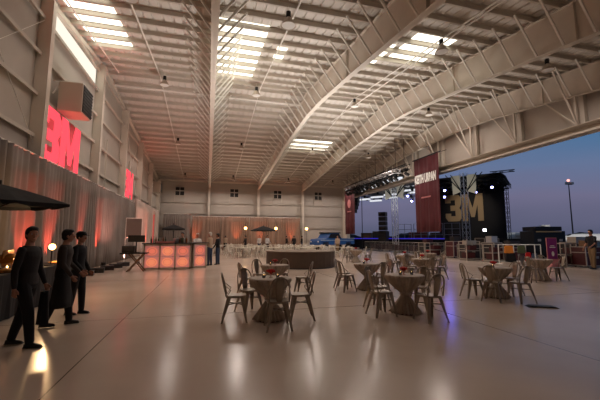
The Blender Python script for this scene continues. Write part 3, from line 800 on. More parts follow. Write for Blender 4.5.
def person(lab, x, y, rz, H=1.75, legs=((.25, .12), (-.22, -.4)), arms=((.1, .35), (-.1, .2)), shirt=M_shirtk, trousers=M_trous, hair=M_hair, shoes=M_shoe,
           headyaw=0.0, lean=0.0, cap=False, apron=False, fine=True, female=False, vox=None, short=False):
    t = thing('person', lab, 'person', (x, y, 0), rz); k = H / 1.75; t.scale = (k, k, k)
    vox = vox or (.008 if fine else .016)
    LG = []; low = 0
    for s, (a1, a2) in zip((1, -1), legs):
        p, q, r = limb2((0, s * .09, .91), .42, .42, a1, a2); LG.append([p, q, r]); low = min(low, r.z - .07) if low else r.z - .07
    drop = -min(l[2].z for l in LG) + .075
    def T(v): return Vector(v) + Vector((0, 0, drop))
    tz = drop
    lx = lambda z: math.tan(lean) * (z - .95)
    torso = [(0, 0, .84, .08, .13), (0, 0, .90, .105, .165), (0, 0, .98, .105, .16), (0, 0, 1.08, .09, .135), (0, 0, 1.2, .10, .15), (.005, 0, 1.32, .112, .168), (0, 0, 1.40, .10, .175), (-.005, 0, 1.45, .08, .14), (-.01, 0, 1.48, .06, .08), (-.005, 0, 1.52, .053, .055), (.0, 0, 1.58, .05, .052)]
    if female: torso = [(a, b, z, rx * .93, ry * .88) for a, b, z, rx, ry in torso]
    torso = [(a + lx(z), b, z + tz, rx, ry) for a, b, z, rx, ry in torso]
    sh = .185 * (.88 if female else 1)
    ARM = []
    for s, (a1, a2) in zip((1, -1), arms):
        ARM.append(limb2((lx(1.42), s * sh, 1.415 + tz), .29, .25, a1, a2, side=s * .16))
    hc = Vector((.012 + lx(1.64), 0, 1.645 + tz))
    Hm = Matrix.Translation(hc) @ Matrix.Rotation(headyaw, 4, 'Z')
    # body: one continuous mesh
    bm = B(); vertical(bm, torso)
    for l in LG: chain(bm, [T(l[0]), T(l[1]), T(l[2])], [.082, .054, .036]); f = T(l[2]); chain(bm, [f + Vector((-.03, 0, -.035)), f + Vector((.06, 0, -.045)), f + Vector((.13, 0, -.05))], [.034, .032, .02])
    for s, (p, q, r) in zip((1, -1), ARM):
        chain(bm, [p, q, r], [.046, .036, .026])
        d = (r - q).normalized(); side = Vector((0, s, 0)); n2 = d.cross(side).normalized(); fwd = Vector((1, 0, 0)); fwd = (fwd - d * fwd.dot(d)).normalized()
        palm = r + d * .05
        chain(bm, [r, r + d * .04, r + d * .085], [(.024, .018), (.036, .016), (.036, .014)], 10) if False else chain(bm, [r, r + d * .045, r + d * .08], [.024, .027, .024], 10)
        for j, (o2, ln) in enumerate(((.03, .065), (.011, .078), (-.008, .072), (-.027, .055))):
            b0 = r + d * .07 + fwd * o2
            chain(bm, [b0, b0 + d * ln * .5, b0 + d * ln * .85 - side * .02], [.0095, .009, .008], 6)
        tb = r + d * .03 + fwd * .03
        chain(bm, [tb, tb + fwd * .025 + d * .03, tb + fwd * .03 + d * .06], [.012, .011, .009], 6)
    ball(bm, (0, 0, .015), (.093, .074, .103), 16, Hm); ball(bm, (.018, 0, -.045), (.07, .056, .07), 14, Hm)   # skull and jaw
    ball(bm, (.052, 0, -.09), (.028, .028, .022), 8, Hm)                                                     # chin
    tube(bm, [Hm @ Vector(q) for q in ((.088, 0, .02), (.105, 0, -.01), (.112, 0, -.028), (.088, 0, -.038))], [.009, .011, .015, .008], 8)
    for s in (-1, 1): ball(bm, (-.005, s * .077, -.01), (.018, .011, .03), 8, Hm); ball(bm, (.07, s * .03, .03), (.022, .024, .01), 8, Hm)
    ball(bm, (.085, 0, -.063), (.014, .026, .007), 8, Hm)
    o = obj('body', bm, M_skin, t); remesh(o, vox, 3)
    if fine:
        for s in (-1, 1):
            bm = B(); ball(bm, (.083, s * .03, .012), .0115, 8, Hm); obj('eye', bm, M_eye, t, smooth=True)
            bm = B(); ball(bm, (.0925, s * .03, .012), (.004, .006, .006), 8, Hm); obj('iris', bm, M_hair, t)
    # clothes
    g = .014
    bm = B(); vertical(bm, [(a, b, z, rx + g, ry + g) for a, b, z, rx, ry in torso[1:9]])
    for p, q, r in ARM:
        if short: chain(bm, [p, p + (q - p) * .75], [.062, .052])
        else: chain(bm, [p, q, q + (r - q) * .93], [.054, .047, .035])
    o = obj('shirt', bm, shirt, t); remesh(o, vox * 1.2, 2)
    bm = B(); vertical(bm, [(a, b, z, rx + g * .8, ry + g * .8) for a, b, z, rx, ry in torso[0:3]])
    for l in LG: chain(bm, [T(l[0]), T(l[1]), T(l[2]) + (T(l[1]) - T(l[2])) * .06], [.098, .074, .058])
    o = obj('trousers', bm, trousers, t); remesh(o, vox * 1.2, 2)
    for l in LG:
        f = T(l[2]); bm = B(); chain(bm, [f + Vector((-.035, 0, -.035)), f + Vector((.05, 0, -.042)), f + Vector((.14, 0, -.05))], [.04, .04, .026]); box(bm, f + Vector((.05, 0, -.067)), (.25, .075, .014))
        o = obj('shoe', bm, shoes, t); remesh(o, vox * 1.2, 1)
    if apron:
        bm = B(); rows_ = []
        for j in range(8):
            z = 1.04 - j * .1; row = []
            for i in range(17):
                a = -2.3 + 4.6 * i / 16; r1 = .125 + .006 * j; r2 = .175 + .006 * j
                row.append(bm.verts.new((r1 * math.cos(a) + lx(min(z, 1)) * 0 + .01 * math.sin(i * 1.7) * j / 7, r2 * math.sin(a), z + tz)))
            rows_.append(row)
        for a, b in zip(rows_, rows_[1:]):
            for i in range(16): bm.faces.new((a[i], a[i + 1], b[i + 1], b[i]))
        o = obj('apron', bm, M_black, t, smooth=True); so = o.modifiers.new('s', 'SOLIDIFY'); so.thickness = .006
    bm = B()
    if cap:
        ball(bm, (-.012, 0, .02), (.097, .082, .085), 16, Hm); o = obj('hair', bm, hair, t, smooth=True)
        bm = B(); 
        prof = []
        for zz, r1 in ((.045, 1.0), (.075, 1.0), (.105, .9), (.125, .7), (.135, .3)): prof.append((-.002, 0, zz, .108 * r1, .09 * r1))
        rs = []
        for cx, cy, z, rx, ry in prof: rs.append([bm.verts.new(Hm @ Vector((cx + rx * math.cos(2 * math.pi * q / 20), ry * math.sin(2 * math.pi * q / 20), z))) for q in range(20)])
        for a, b in zip(rs, rs[1:]):
            for q in range(20): bm.faces.new((a[q], a[(q + 1) % 20], b[(q + 1) % 20], b[q]))
        bm.faces.new(rs[0][::-1]); bm.faces.new(rs[-1])
        obj('cap', bm, M_black, t, smooth=True)
        bm = B(); pts = [(.08, -.075), (.13, -.06), (.165, -.03), (.175, 0), (.165, .03), (.13, .06), (.08, .075)]
        a = [bm.verts.new(Hm @ Vector((x, y, .05 - (x - .08) * .12))) for x, y in pts]; b = [bm.verts.new(Hm @ Vector((x, y, .057 - (x - .08) * .12))) for x, y in pts]
        bm.faces.new(a[::-1]); bm.faces.new(b)
        for i in range(7): bm.faces.new((a[i], a[(i + 1) % 7], b[(i + 1) % 7], b[i]))
        obj('cap_brim', bm, M_black, t)
    else:
        ball(bm, (-.016, 0, .034), (.097, .086, .1), 16, Hm); ball(bm, (-.035, 0, -.02), (.072, .08, .075), 14, Hm); ball(bm, (.03, 0, .09), (.062, .068, .04), 12, Hm)
        o = obj('hair', bm, hair, t); remesh(o, .009, 2)
    return t

person('waiter in dark shirt and black trousers walking, face turned to the viewer, nearest of three', -2.42, 5.62, R(-8), 1.63, legs=((-.2, -.30), (.26, .12)), arms=((.1, .35), (-.12, .08)), headyaw=R(-42), fine=True)
person('waiter in charcoal shirt and long black apron, middle of the three walking', -2.40, 6.75, R(10), 1.62, legs=((.24, .1), (-.16, -.34)), arms=((.15, .75), (.05, .6)), apron=True, shirt=mat('grey_shirt', (54, 46, 42), .85), headyaw=R(5), lean=.05)
person('waiter in black with a peaked cap, farthest of the three walking', -2.45, 7.65, R(-12), 1.58, legs=((.12, .05), (-.08, -.16)), arms=((.0, .5), (.1, .8)), cap=True, headyaw=R(0), female=True, shirt=M_shirtb)
# jacket carried by the first waiter
bm = B(); rows_ = []
for j in range(9):
    z = .74 - j * .055; w = .045 + .003 * j; rows_.append([bm.verts.new(((w if i < 12 else w) * math.cos(2 * math.pi * i / 24) * (1 + .15 * math.sin(i * 2.6)), .05 * math.sin(2 * math.pi * i / 24) * (1 + .3 * math.sin(i * 2.6)), z)) for i in range(24)])
for a, b in zip(rows_, rows_[1:]):
    for i in range(24): bm.faces.new((a[i], a[(i + 1) % 24], b[(i + 1) % 24], b[i]))
bm.faces.new(rows_[0][::-1]); bm.faces.new(rows_[-1])
o = obj('folded_jacket', bm, M_black, smooth=True); o.location = (-2.17, 5.55, 0.0); o.rotation_euler = (0, 0, .4); tag(o, 'black jacket hanging from the hand of the nearest waiter', 'jacket')

person('bartender in black shirt serving behind the long glowing bar', -1.25, 18.25, R(-110), 1.75, legs=((.05, 0), (-.05, -.05)), arms=((.5, 1.2), (.5, 1.2)), shirt=M_shirtb, fine=False)
person('person with pale hair in pale shirt behind the short bar', -.55, 18.9, R(-60), 1.72, legs=((.05, 0), (-.05, -.05)), arms=((.3, .9), (.4, 1.1)), shirt=M_shirtw, hair=M_hairw, fine=False)
person('guest with white hair, tan shirt and jeans at the end of the short bar', .12, 19.1, R(150), 1.78, legs=((.05, 0), (-.05, -.05)), arms=((.3, .9), (.1, .3)), shirt=M_shirtt, trousers=M_jeans, hair=M_hairw, fine=False)
person('guest in black shirt and jeans standing close behind the tan-shirted man', .55, 19.65, R(160), 1.72, legs=((.04, 0), (-.05, -.06)), arms=((.2, .6), (.1, .3)), shirt=M_shirtb, trousers=M_jeans, fine=False)
FP = [(1.0, 35.2, 'guest in white shirt standing in front of the far left tables', M_shirtw, M_trous, M_hair), (1.9, 38.8, 'guest in tan shirt before the second far drape', M_shirtt, M_trous, M_hair),
      (3.8, 35.6, 'guest all in black left of the far umbrella', M_shirtb, M_trous, M_hair), (5.2, 35.2, 'guest in white shirt under the left of the far umbrella', M_shirtw, M_jeans, M_hair),
      (6.0, 35.0, 'guest in pale shirt and black trousers under the right of the far umbrella', M_shirtw, M_trous, M_hair), (8.9, 38.6, 'guest in black shirt between two far globe lamps', M_shirtb, M_trous, M_hair),
      (9.7, 38.2, 'guest in charcoal near the orange-lit far drape', M_shirtk, M_trous, M_hair), (10.7, 38.4, 'guest in black by the rightmost far globe lamp', M_shirtb, M_jeans, M_hair),
      (12.6, 31.8, 'guest in tan shirt left of the blue truck', M_shirtt, M_khaki, M_hair)]
for i, (x, y, lab, s, tr, h) in enumerate(FP):
    person(lab, x, y, i * 1.3, 1.74, legs=((.06, 0), (-.06, -.08)), arms=((.2, .7), (.1, .4)), shirt=s, trousers=tr, hair=h, fine=False, vox=.022)
person('stagehand in black T-shirt and khaki trousers at the right edge', 18.2, 12.25, R(170), 1.9, legs=((.08, .02), (-.06, -.1)), arms=((.3, 1.0), (.15, .5)), shirt=M_shirtb, trousers=M_khaki, fine=False, short=True)

# ------------------------------------------------------------------ blue truck far right of the room
t = thing('pickup_truck', 'blue pickup truck with black roof parked by the far wall', 'truck', (13.9, 36.6, 0), R(200)); 
body = [(-2.6, .55), (-2.6, 1.15), (-.9, 1.2), (-.6, 1.2), (-.2, 1.78), (1.1, 1.78), (1.5, 1.25), (2.5, 1.12), (2.65, .9), (2.65, .5), (2.2, .5), (2.1, .8), (1.4, .8), (1.3, .5), (-1.2, .5), (-1.3, .8), (-2.0, .8), (-2.1, .55)]
bm = B(); prism(bm, body, planeM((0, .9, .25), (1, 0, 0), (0, 0, 1)), 1.8); obj('body_shell', bm, M_blue, t, bevel=.04)
bm = B(); box(bm, (.45, 0, 2.08), (1.7, 1.86, .12)); obj('roof', bm, M_blackp, t, bevel=.02)
bm = B(); prism(bm, [(-.5, 1.22), (-.17, 1.72), (1.05, 1.72), (1.4, 1.26)], planeM((0, .92, .25), (1, 0, 0), (0, 0, 1)), 1.84); obj('side_glass', bm, M_blackp, t)
bm = B(); box(bm, (-1.75, 0, 1.48), (1.75, 1.84, .06)); obj('tonneau_cover', bm, M_lblue, t, bevel=.02)
bm = B(); box(bm, (0, .91, 1.25), (5.0, .02, .08)); box(bm, (0, -.91, 1.25), (5.0, .02, .08)); obj('side_stripe', bm, M_lblue, t)
for x in (-1.65, 1.75):
    for s in (-1, 1):
        bm = B(); tube(bm, [(x, s * .7, .42), (x, s * .95, .42)], .42, 24); w = obj('wheel', bm, M_tyre, t)
        bm = B(); tube(bm, [(x, s * .94, .42), (x, s * .97, .42)], .22, 16); obj('hub', bm, M_silver, w)
for s in (-1, 1):
    bm = B(); ball(bm, (2.66, s * .65, 1.1), (.04, .14, .09), 10); obj('headlamp', bm, M_white, t)

# ------------------------------------------------------------------ banners
def banner(lab, y0, y1, z0, z1, words, sz):
    t = thing('banner', lab, 'banner', (17.35, y1, 0)); L = y1 - y0
    bm = B(); cols_ = []
    for i in range(49):
        s = L * i / 48; o2 = .05 * math.sin(s * 5.5) + .03 * math.sin(s * 11 + 1)
        cols_.append([bm.verts.new((o2 * (1.2 - .5 * j / 5), -s, z0 + (z1 - z0) * j / 5)) for j in range(6)])
    for a, b in zip(cols_, cols_[1:]):
        for j in range(5): bm.faces.new((a[j], b[j], b[j + 1], a[j + 1]))
    o = obj('cloth', bm, M_maroon, t, smooth=True); so = o.modifiers.new('s', 'SOLIDIFY'); so.thickness = .01
    bm = B(); tube(bm, [(0, .15, z1 + .04), (0, -L - .25, z1 + .04)], .05, 10); 
    for s in (.0, -L): tube(bm, [(0, s, z1), (.75, s, z1 + .25)], .03, 6)
    obj('pole', bm, M_blackm, t)
    Mx = planeM((-.12, -L / 2, z0 + (z1 - z0) * .71), (0, -1, 0), (0, 0, 1))
    if words: text_obj('lettering', 'KEITH URBAN', sz, M_white, t, Mx @ Matrix.Diagonal((1, 2.2, 1, 1)), .02)
    else:
        bm = B(); prism(bm, [(.5 * math.cos(k * .3142), .55 * math.sin(k * .3142)) for k in range(20)], planeM((-.1, -L / 2, z0 + (z1 - z0) * .62), (0, -1, 0), (0, 0, 1)), .02); obj('round_emblem', bm, M_pink, t)
    bm = B(); box(bm, (-.1, -L / 2, z0 + (z1 - z0) * .46), (.02, 1.2, .12)); obj('small_lettering', bm, M_pink, t)
banner('large maroon banner with white block lettering, nearer of the two', 22.1, 25.4, 2.0, 8.25, True, .44)
banner('narrower-looking maroon banner with a round emblem at the far corner', 37.8, 41.0, 2.0, 8.2, False, .5)

# ------------------------------------------------------------------ stage outdoors
PR = Vector((32.6, 29.5, 0)); U = Vector((-.617, .786, 0)); W = Vector((.786, .617, 0))
def S(u, w, z): return PR + U * u + W * w + Vector((0, 0, z))
st = thing('concert_stage', 'outdoor concert stage deck with dark skirt and blue edge light', 'stage', PR, 0)
def SL(u, w, z): return U * u + W * w + Vector((0, 0, z))
ang = math.atan2(U.y, U.x)
bm = B(); box(bm, SL(10, 4.6, 1.38), (22, 9, .16), ang); obj('deck', bm, M_blackp, st)
bm = B(); box(bm, SL(10, .3, .66), (21.6, .1, 1.3), ang); obj('skirt', bm, M_black, st)
bm = B(); box(bm, SL(13.6, .06, 1.45), (12.4, .05, .13), ang); obj('blue_edge_light', bm, M_blueled, st)
bm = B()
for k in range(8):
    for w in (1, 8): p = SL(k * 2.8 + .4, w, .65); box(bm, p, (.12, .12, 1.3), ang)
obj('deck_support', bm, M_blackm, st)
def truss(parent, a, b, s=.4, m=M_silver, name='lighting_truss', step=.6, lab=None, group=None):
    a = Vector(a); b = Vector(b); d = b - a; L = d.length; z = d.normalized(); up = Vector((0, 0, 1)) if abs(z.z) < .9 else Vector((1, 0, 0))
    x = z.cross(up).normalized() * s / 2; y = x.cross(z).normalized() * s / 2
    c = [x + y, x - y, -x - y, -x + y]
    bm = B()
    for q in c: tube(bm, [a + q, b + q], .035, 6)
    n = max(1, int(L / step))
    for i in range(n):
        p0 = a + d * i / n; p1 = a + d * (i + 1) / n
        for j in range(4):
            q0, q1 = c[j], c[(j + 1) % 4]
            if i % 2: q0, q1 = q1, q0
            tube(bm, [p0 + q0, p1 + q1], .02, 5)
    o = obj(name, bm, m, parent)
    if parent is None: tag(o, lab, 'truss', group)
    return o
rig = thing('stage_roof', 'truss-framed stage roof hung with lights over the concert stage', 'stage roof', PR, 0)
for w in (-.4, 3, 6.4, 9.4):
    truss(rig, SL(1, w, 8.5), SL(10.6, w, 8.5), .5, M_blackm); truss(rig, SL(10.6, w, 8.5), SL(21.2, w, 8.5), .5)
for u in (1, 4.7, 10, 15.6, 21.2): truss(rig, SL(u, -.4, 8.5), SL(u, 9.4, 8.5), .5, M_blackm if u < 11 else M_silver)
truss(rig, SL(-.4, -.6, 8.95), SL(2, -.6, 8.95), .2, M_blackm)
for u0, u1, m in ((.9, 10.6, M_blackp), (10.6, 21.6, M_white)):
    bm = B(); v = [SL(u0, -.8, 8.85), SL(u1, -.8, 8.85), SL(u1, 4.6, 9.3), SL(u0, 4.6, 9.3), SL(u0, 10, 8.9), SL(u1, 10, 8.9)]
    v = [bm.verts.new(p) for p in v]; bm.faces.new((v[0], v[1], v[2], v[3])); bm.faces.new((v[3], v[2], v[5], v[4]))
    o = obj('roof_canopy', bm, m if m is M_blackp else mat('pale_canopy', (150, 150, 150), .6), rig); so = o.modifiers.new('s', 'SOLIDIFY'); so.thickness = .05
# towers
for nm, u, m in (('right', 4.73, M_silver), ('left', 13.23, M_white)):
    tw = thing('truss_tower', 'vertical %s truss tower at the %s of the stage front' % ('silver' if nm == 'right' else 'white', nm), 'truss tower', S(u, -.9, 0))
    truss(tw, (0, 0, 0), (0, 0, 9.2), .55, m, 'mast')
    bm = B(); box(bm, (0, 0, .06), (1.3, 1.3, .12), ang); obj('base', bm, M_blackm, tw)
    for s in (-1, 1):
        bm = B(); pts = [U * s * .35 + Vector((0, 0, 8.95)), U * s * 1.35 + Vector((0, 0, 8.95)), U * s * 1.25 + Vector((0, 0, 6.6)), U * s * .35 + Vector((0, 0, 7.0))]
        a = [bm.verts.new(p - W * .02) for p in pts]; b = [bm.verts.new(p + W * .02) for p in pts]; bm.faces.new(a); bm.faces.new(b[::-1])
        for i in range(4): bm.faces.new((a[i], a[(i + 1) % 4], b[(i + 1) % 4], b[i]))
        obj('side_panel', bm, mat('cream_panel', (196, 188, 168), .6), tw)
        bm = B(); 
        for q in (.3, .9): bar(bm, U * s * .3 + Vector((0, 0, 7.0)) - W * .08, U * s * (q + 1.1) + Vector((0, 0, 9.1)) - W * .08, .09)
        obj('knee_brace', bm, M_blackm, tw)
# stage lamps on the trusses
def make_lamp():
    t = thing('stage_light', '', 'stage light')
    bm = B(); box(bm, (0, 0, -.08), (.3, .24, .14)); box(bm, (0, 0, -.03), (.6, .6, .05)); tube(bm, [(0, .16, -.14), (0, .16, -.42)], .03, 6); tube(bm, [(0, -.16, -.14), (0, -.16, -.42)], .03, 6); obj('yoke', bm, M_blackm, t)
    bm = B(); tube(bm, [(-.22, 0, -.58), (-.05, 0, -.46), (.16, 0, -.3)], [.15, .17, .12], 12); obj('housing', bm, M_blackp, t)
    return t
def make_lit(m):
    t = thing('stage_light', '', 'stage light')
    bm = B(); box(bm, (0, 0, -.08), (.3, .24, .14)); box(bm, (0, 0, -.03), (.6, .6, .05)); tube(bm, [(0, .16, -.14), (0, .16, -.42)], .03, 6); tube(bm, [(0, -.16, -.14), (0, -.16, -.42)], .03, 6); obj('yoke', bm, M_blackm, t)
    bm = B(); tube(bm, [(-.22, 0, -.58), (-.05, 0, -.46), (.16, 0, -.3)], [.15, .17, .12], 12); obj('housing', bm, M_blackp, t)
    bm = B(); ball(bm, (-.24, 0, -.6), (.06, .15, .15), 12); obj('lens', bm, m, t)
    return t
aim = math.atan2(W.y, W.x)
k = 0
for w in (-.4, 3, 6.4):
    for j in range(17):
        u = 1.4 + j * 1.2
        if (w < 0 and j in (3, 10, 14, 15)) or (w == 3 and j in (8, 9, 11, 12, 13, 14)): continue
        p = S(u, w, 8.225)
        place('slamp', make_lamp, p, aim + .5 * math.sin(k * 2.1), 'unlit black moving light hanging from the stage roof truss', 'unlit stage lights'); k += 1
for u, w, z, lab in ((1.9, .6, 7.9, 'blue-white glowing stage light, rightmost under the roof'), (3.6, .6, 7.45, 'blue-white glowing stage light just right of the silver tower'), (7.0, .6, 7.95, 'glowing blue stage light, upper of the pair left of the silver tower'), (7.05, .6, 7.15, 'glowing blue stage light, lower of the pair left of the silver tower'), (11.6, .6, 7.6, 'glowing violet stage light beside the near banner'), (11.1, .6, 6.9, 'glowing violet stage light low beside the near banner')):
    t = make_lit(M_bluespot); t.location = S(u, -.2, z); t.rotation_euler = (0, 0, aim); tag(t, lab, None, 'lit blue stage lights')
    bm = B(); tube(bm, [(0, 0, -.03), (0, 0, 8.3 - z)], .02, 6); obj('drop_pipe', bm, M_blackm, t)
M_wcan = glow('white_canvas_lit', (235, 238, 245), .95)
for i, (u, w, z) in enumerate(((12.0, 1.2, 8.0), (14.6, 1.2, 7.6), (16.6, 1.2, 7.4), (18.6, 1.2, 7.2), (11.8, 3.0, 7.9), (15.2, 3.0, 7.4), (17.6, 3.0, 7.1))):
    t = thing('light_batten', 'bright white light batten under the stage roof, %s from the right' % ords[i].replace('nearest', 'first'), 'light batten', S(u, w, z), ang)
    bm = B(); box(bm, (0, 0, .1), (1.9, .3, .1)); tube(bm, [(-.8, 0, .1), (-.8, 0, 8.3 - z)], .02, 6); tube(bm, [(.8, 0, .1), (.8, 0, 8.3 - z)], .02, 6); obj('housing', bm, M_silver, t)
    bm = B(); box(bm, (0, 0, -.02), (1.8, .4, .2)); obj('tube_panel', bm, M_wcan, t)
# flown lighting truss just inside the opening
ft = thing('flown_truss', 'black lighting truss flown inside the opening between the two maroon banners', 'truss', (17.1, 25.9, -.3))
truss(ft, (0, 0, 8.2), (0, 12.2, 8.2), .42, M_blackm, 'truss_frame')
truss(ft, (-.9, 0, 7.75), (-.9, 11.8, 7.75), .36, M_silver, 'truss_frame')
for y in (.6, 4.4, 8.2, 11.6):
    bm = B(); tube(bm, [(0, y, 8.4), (0, y, zr(25.9 + y) + .35)], .018, 5); obj('hanging_rod', bm, M_blackm, ft)
    bm = B(); tube(bm, [(-.9, y, 7.93), (-.9, y, zr(25.9 + y) + .35)], .018, 5); obj('hanging_rod', bm, M_blackm, ft)
for j in range(28):
    place('slamp2', make_lamp, (17.1 - .9 * (j % 2), 26.2 + j * .42, 7.68 if j % 2 == 0 else 7.26), 2.6 + .7 * math.sin(j * 2.3), 'black moving light hanging from the truss flown between the maroon banners', 'lights on the flown truss')
for i, (y, z) in enumerate(((27.0, 6.9), (29.2, 7.0), (31.6, 6.9), (34.2, 6.9))):
    t = thing('light_batten', 'bright white light batten under the flown truss, %s from the near banner' % ords[i].replace('nearest', 'first'), 'light batten', (16.7, y, z), R(80))
    bm = B(); box(bm, (0, 0, .12), (1.5, .3, .08)); tube(bm, [(-.6, 0, .1), (-.6, 0, 7.7 - z)], .02, 6); tube(bm, [(.6, 0, .1), (.6, 0, 7.7 - z)], .02, 6); obj('housing', bm, M_blackm, t)
    bm = B(); box(bm, (0, 0, 0), (1.5, .3, .16)); obj('tube_panel', bm, M_wcan, t)
# backdrop with numeral and letter
bd = thing('stage_backdrop', 'black stage backdrop with a huge tan numeral and letter', 'backdrop', S(1.5, 7.9, 0))
bm = B(); a = [U * 0 + Vector((0, 0, 1.46)), U * 8.4 + Vector((0, 0, 1.46)), U * 8.4 + Vector((0, 0, 9.0)), U * 0 + Vector((0, 0, 9.0))]
f = [bm.verts.new(p) for p in a]; g = [bm.verts.new(p + W * .06) for p in a]; bm.faces.new(f); bm.faces.new(g[::-1])
for i in range(4): bm.faces.new((f[i], f[(i + 1) % 4], g[(i + 1) % 4], g[i]))
obj('cloth', bm, M_screen, bd)
letters(bd, planeM(U * 7.45 - W * .02 + Vector((0, 0, 3.9)), -U, (0, 0, 1)), 4.9, 3.8, M_tan, .04)
bm = B(); truss(bd, U * -.25 + Vector((0, 0, 1.46)), U * -.25 + Vector((0, 0, 8.3)), .35, M_blackm, 'backdrop_truss')
# line array
t = thing('line_array', 'tall black speaker stack left of the white tower', 'speaker', S(14.75, -1.3, 0), ang)
for k in range(5):
    bm = B(); box(bm, (0, 0, 2.2 + k * .62), (1.0, .7, .56)); box(bm, (0, .36, 2.2 + k * .62), (.8, .04, .4)); obj('cabinet', bm, M_blackp, t, bevel=.03)
bm = B(); box(bm, (0, 0, .95), (1.1, .8, 1.9)); obj('sub_stack', bm, M_blackp, t)
t = thing('line_array', 'curved black line array hanging at the far left of the stage roof', 'speaker', S(18.8, -1.2, 0), ang)
for k in range(6):
    bm = B(); box(bm, (0, .04 * k * k, 7.7 - k * .5), (1.1, .7, .46)); box(bm, (0, .04 * k * k + .36, 7.7 - k * .5), (.9, .04, .34)); obj('cabinet', bm, M_blackp, t, bevel=.03)
bm = B(); box(bm, (0, 0, 8.02), (1.1, .7, .08)); tube(bm, [(0, 0, 8.0), (0, 0, 8.5)], .03, 6); obj('fly_frame', bm, M_blackm, t)
# steel rails and gear on the stage lit by the blue wash
M_rail = mat('stage_rail', (150, 150, 160), .4, .5)
for i, (u, w2) in enumerate(((6.6, .6), (8.6, .7), (10.4, .6), (12.6, .8))):
    t = thing('stage_railing', 'steel stage railing frame above the deck edge, %s from the right' % ords[i].replace('nearest', 'first'), 'railing', S(u, w2, 1.46), ang)
    bm = B()
    for x in (-.9, 0, .9): tube(bm, [(x, 0, 0), (x, 0, 1.9)], .035, 6)
    for z in (.5, 1.2, 1.9): tube(bm, [(-.9, 0, z), (.9, 0, z)], .03, 6)
    obj('frame', bm, M_rail, t)
# stage props: drum riser, desks
for i, (u, w, sx, sz, m, lab) in enumerate(((16.5, 2.0, 2.2, 1.0, M_case, 'dark road case on the left of the stage'), (18.9, 2.5, 1.6, .8, M_wood, 'tan amplifier at the far left of the stage'), (11.0, 1.6, 2.4, .8, M_caser, 'maroon case in the middle of the stage'), (6.5, 2.0, 1.6, .9, M_case, 'dark amplifier on the stage in front of the backdrop'), (8.8, 1.5, 1.2, .75, M_case, 'low dark monitor speaker near the stage edge'))):
    bm = B(); box(bm, (0, 0, sz / 2), (sx, .8, sz)); box(bm, (0, 0, sz), (sx + .04, .84, .04)); box(bm, (0, -.41, sz / 2), (sx * .8, .02, sz * .7)); o = obj('stage_case', bm, m, bevel=.02); o.location = S(u, w, 1.46); o.rotation_euler = (0, 0, ang + math.pi); tag(o, lab, 'case')
# mast by the far banner
bm = B(); tube(bm, [(0, 0, 0), (0, 0, 7.6)], .05, 8); box(bm, (0, 0, .05), (.6, .6, .1)); o = obj('light_mast', bm, M_blackm); o.location = S(17.7, -1.5, 0); tag(o, 'thin black mast standing at the left front of the stage', 'mast')

# ------------------------------------------------------------------ equipment row outside the opening
def case(lab, x, y, rz, s, m=M_case, group=None, name='road_case'):
    t = thing(name, lab, 'road case', (x, y, 0), rz, group)
    sx, sy, sz = s
    bm = B(); box(bm, (0, 0, .1 + sz / 2), (sx, sy, sz)); obj('box', bm, m, t)
    bm = B()
    for a in (-1, 1):
        for b in (-1, 1): box(bm, (a * sx / 2, b * sy / 2, .1 + sz / 2), (.05, .05, sz + .03))
        for z in (.1, .1 + sz * .7, .1 + sz):
            box(bm, (0, a * sy / 2, z), (sx + .03, .03, .04)); box(bm, (a * sx / 2, 0, z), (.03, sy, .04))
    obj('edging', bm, M_edge, t)
    bm = B(); box(bm, (0, -sy / 2 - .015, .1 + sz * .45), (.18, .03, .12)); obj('handle', bm, M_edge, t)
    for a in (-1, 1):
        for b in (-1, 1): bm = B(); tube(bm, [(a * sx * .4 - .02, b * sy * .4, .05), (a * sx * .4 + .02, b * sy * .4, .05)], .05, 10); obj('caster', bm, M_tyre, t)
cs = [(18.6, 25.6, .1, (1.3, .8, 1.0), 'leftmost dark road case below the stage edge'), (18.75, 24.0, .2, (1.1, .7, .85), 'second dark road case in the equipment row'), (18.6, 22.2, .1, (1.2, .8, 1.15), 'tall dark road case behind the first metal rack'),
      (18.2, 20.3, .0, (1.4, .8, .95), 'wide dark road case left of the twin racks'), (18.7, 18.8, .3, (1.0, .8, 1.1), 'squarish dark road case right of the twin racks'), (18.9, 17.4, .1, (1.3, .8, .8), 'low dark road case near the barricade'),
      (20.6, 14.6, .0, (1.5, .9, 1.15), 'large dark road case right of the purple sign'), (19.35, 13.2, -.1, (1.3, .8, .95), 'dark road case beside the stagehand'), (22.4, 23.0, .1, (1.6, .9, 1.4), 'tall dark case left of the black trailer')]
for k, (x, y, rz, s, lab) in enumerate(cs): case(lab, x, y, rz, s, M_caser if k in (2, 5, 7) else M_case, 'road cases outside')
def rack(lab, x, y, rz, w, h, d=.6):
    t = thing('equipment_rack', lab, 'rack', (x, y, 0), rz)
    bm = B()
    for a in (-1, 1):
        for b in (-1, 1): box(bm, (a * w / 2, b * d / 2, h / 2), (.05, .05, h))
    for z in (.12, h * .5, h - .03):
        for b in (-1, 1): box(bm, (0, b * d / 2, z), (w, .04, .05))
        for a in (-1, 1): box(bm, (a * w / 2, 0, z), (.04, d, .05))
    obj('frame', bm, M_edge, t)
    for z in (.16, h * .52): bm = B(); box(bm, (0, 0, z), (w, d, .03)); obj('shelf', bm, M_blackm, t)
    bm = B(); box(bm, (-.1 * w, 0, .16 + .2), (w * .6, d * .7, .36)); box(bm, (.1 * w, 0, h * .52 + .18), (w * .5, d * .6, .3)); obj('packed_gear', bm, M_caser, t)
rack('open metal rack of gear at the middle of the equipment row', 17.3, 19.3, .15, 1.3, 1.3)
rack('open metal rack of gear left of the barricade', 17.6, 17.6, .2, 1.1, 1.15)
rack('open metal rack with grey shelves right of the purple sign', 18.9, 13.9, .0, 1.2, 1.25)
rack('low metal rack of gear at the left end of the equipment row', 17.5, 23.3, .15, 1.5, 1.15)
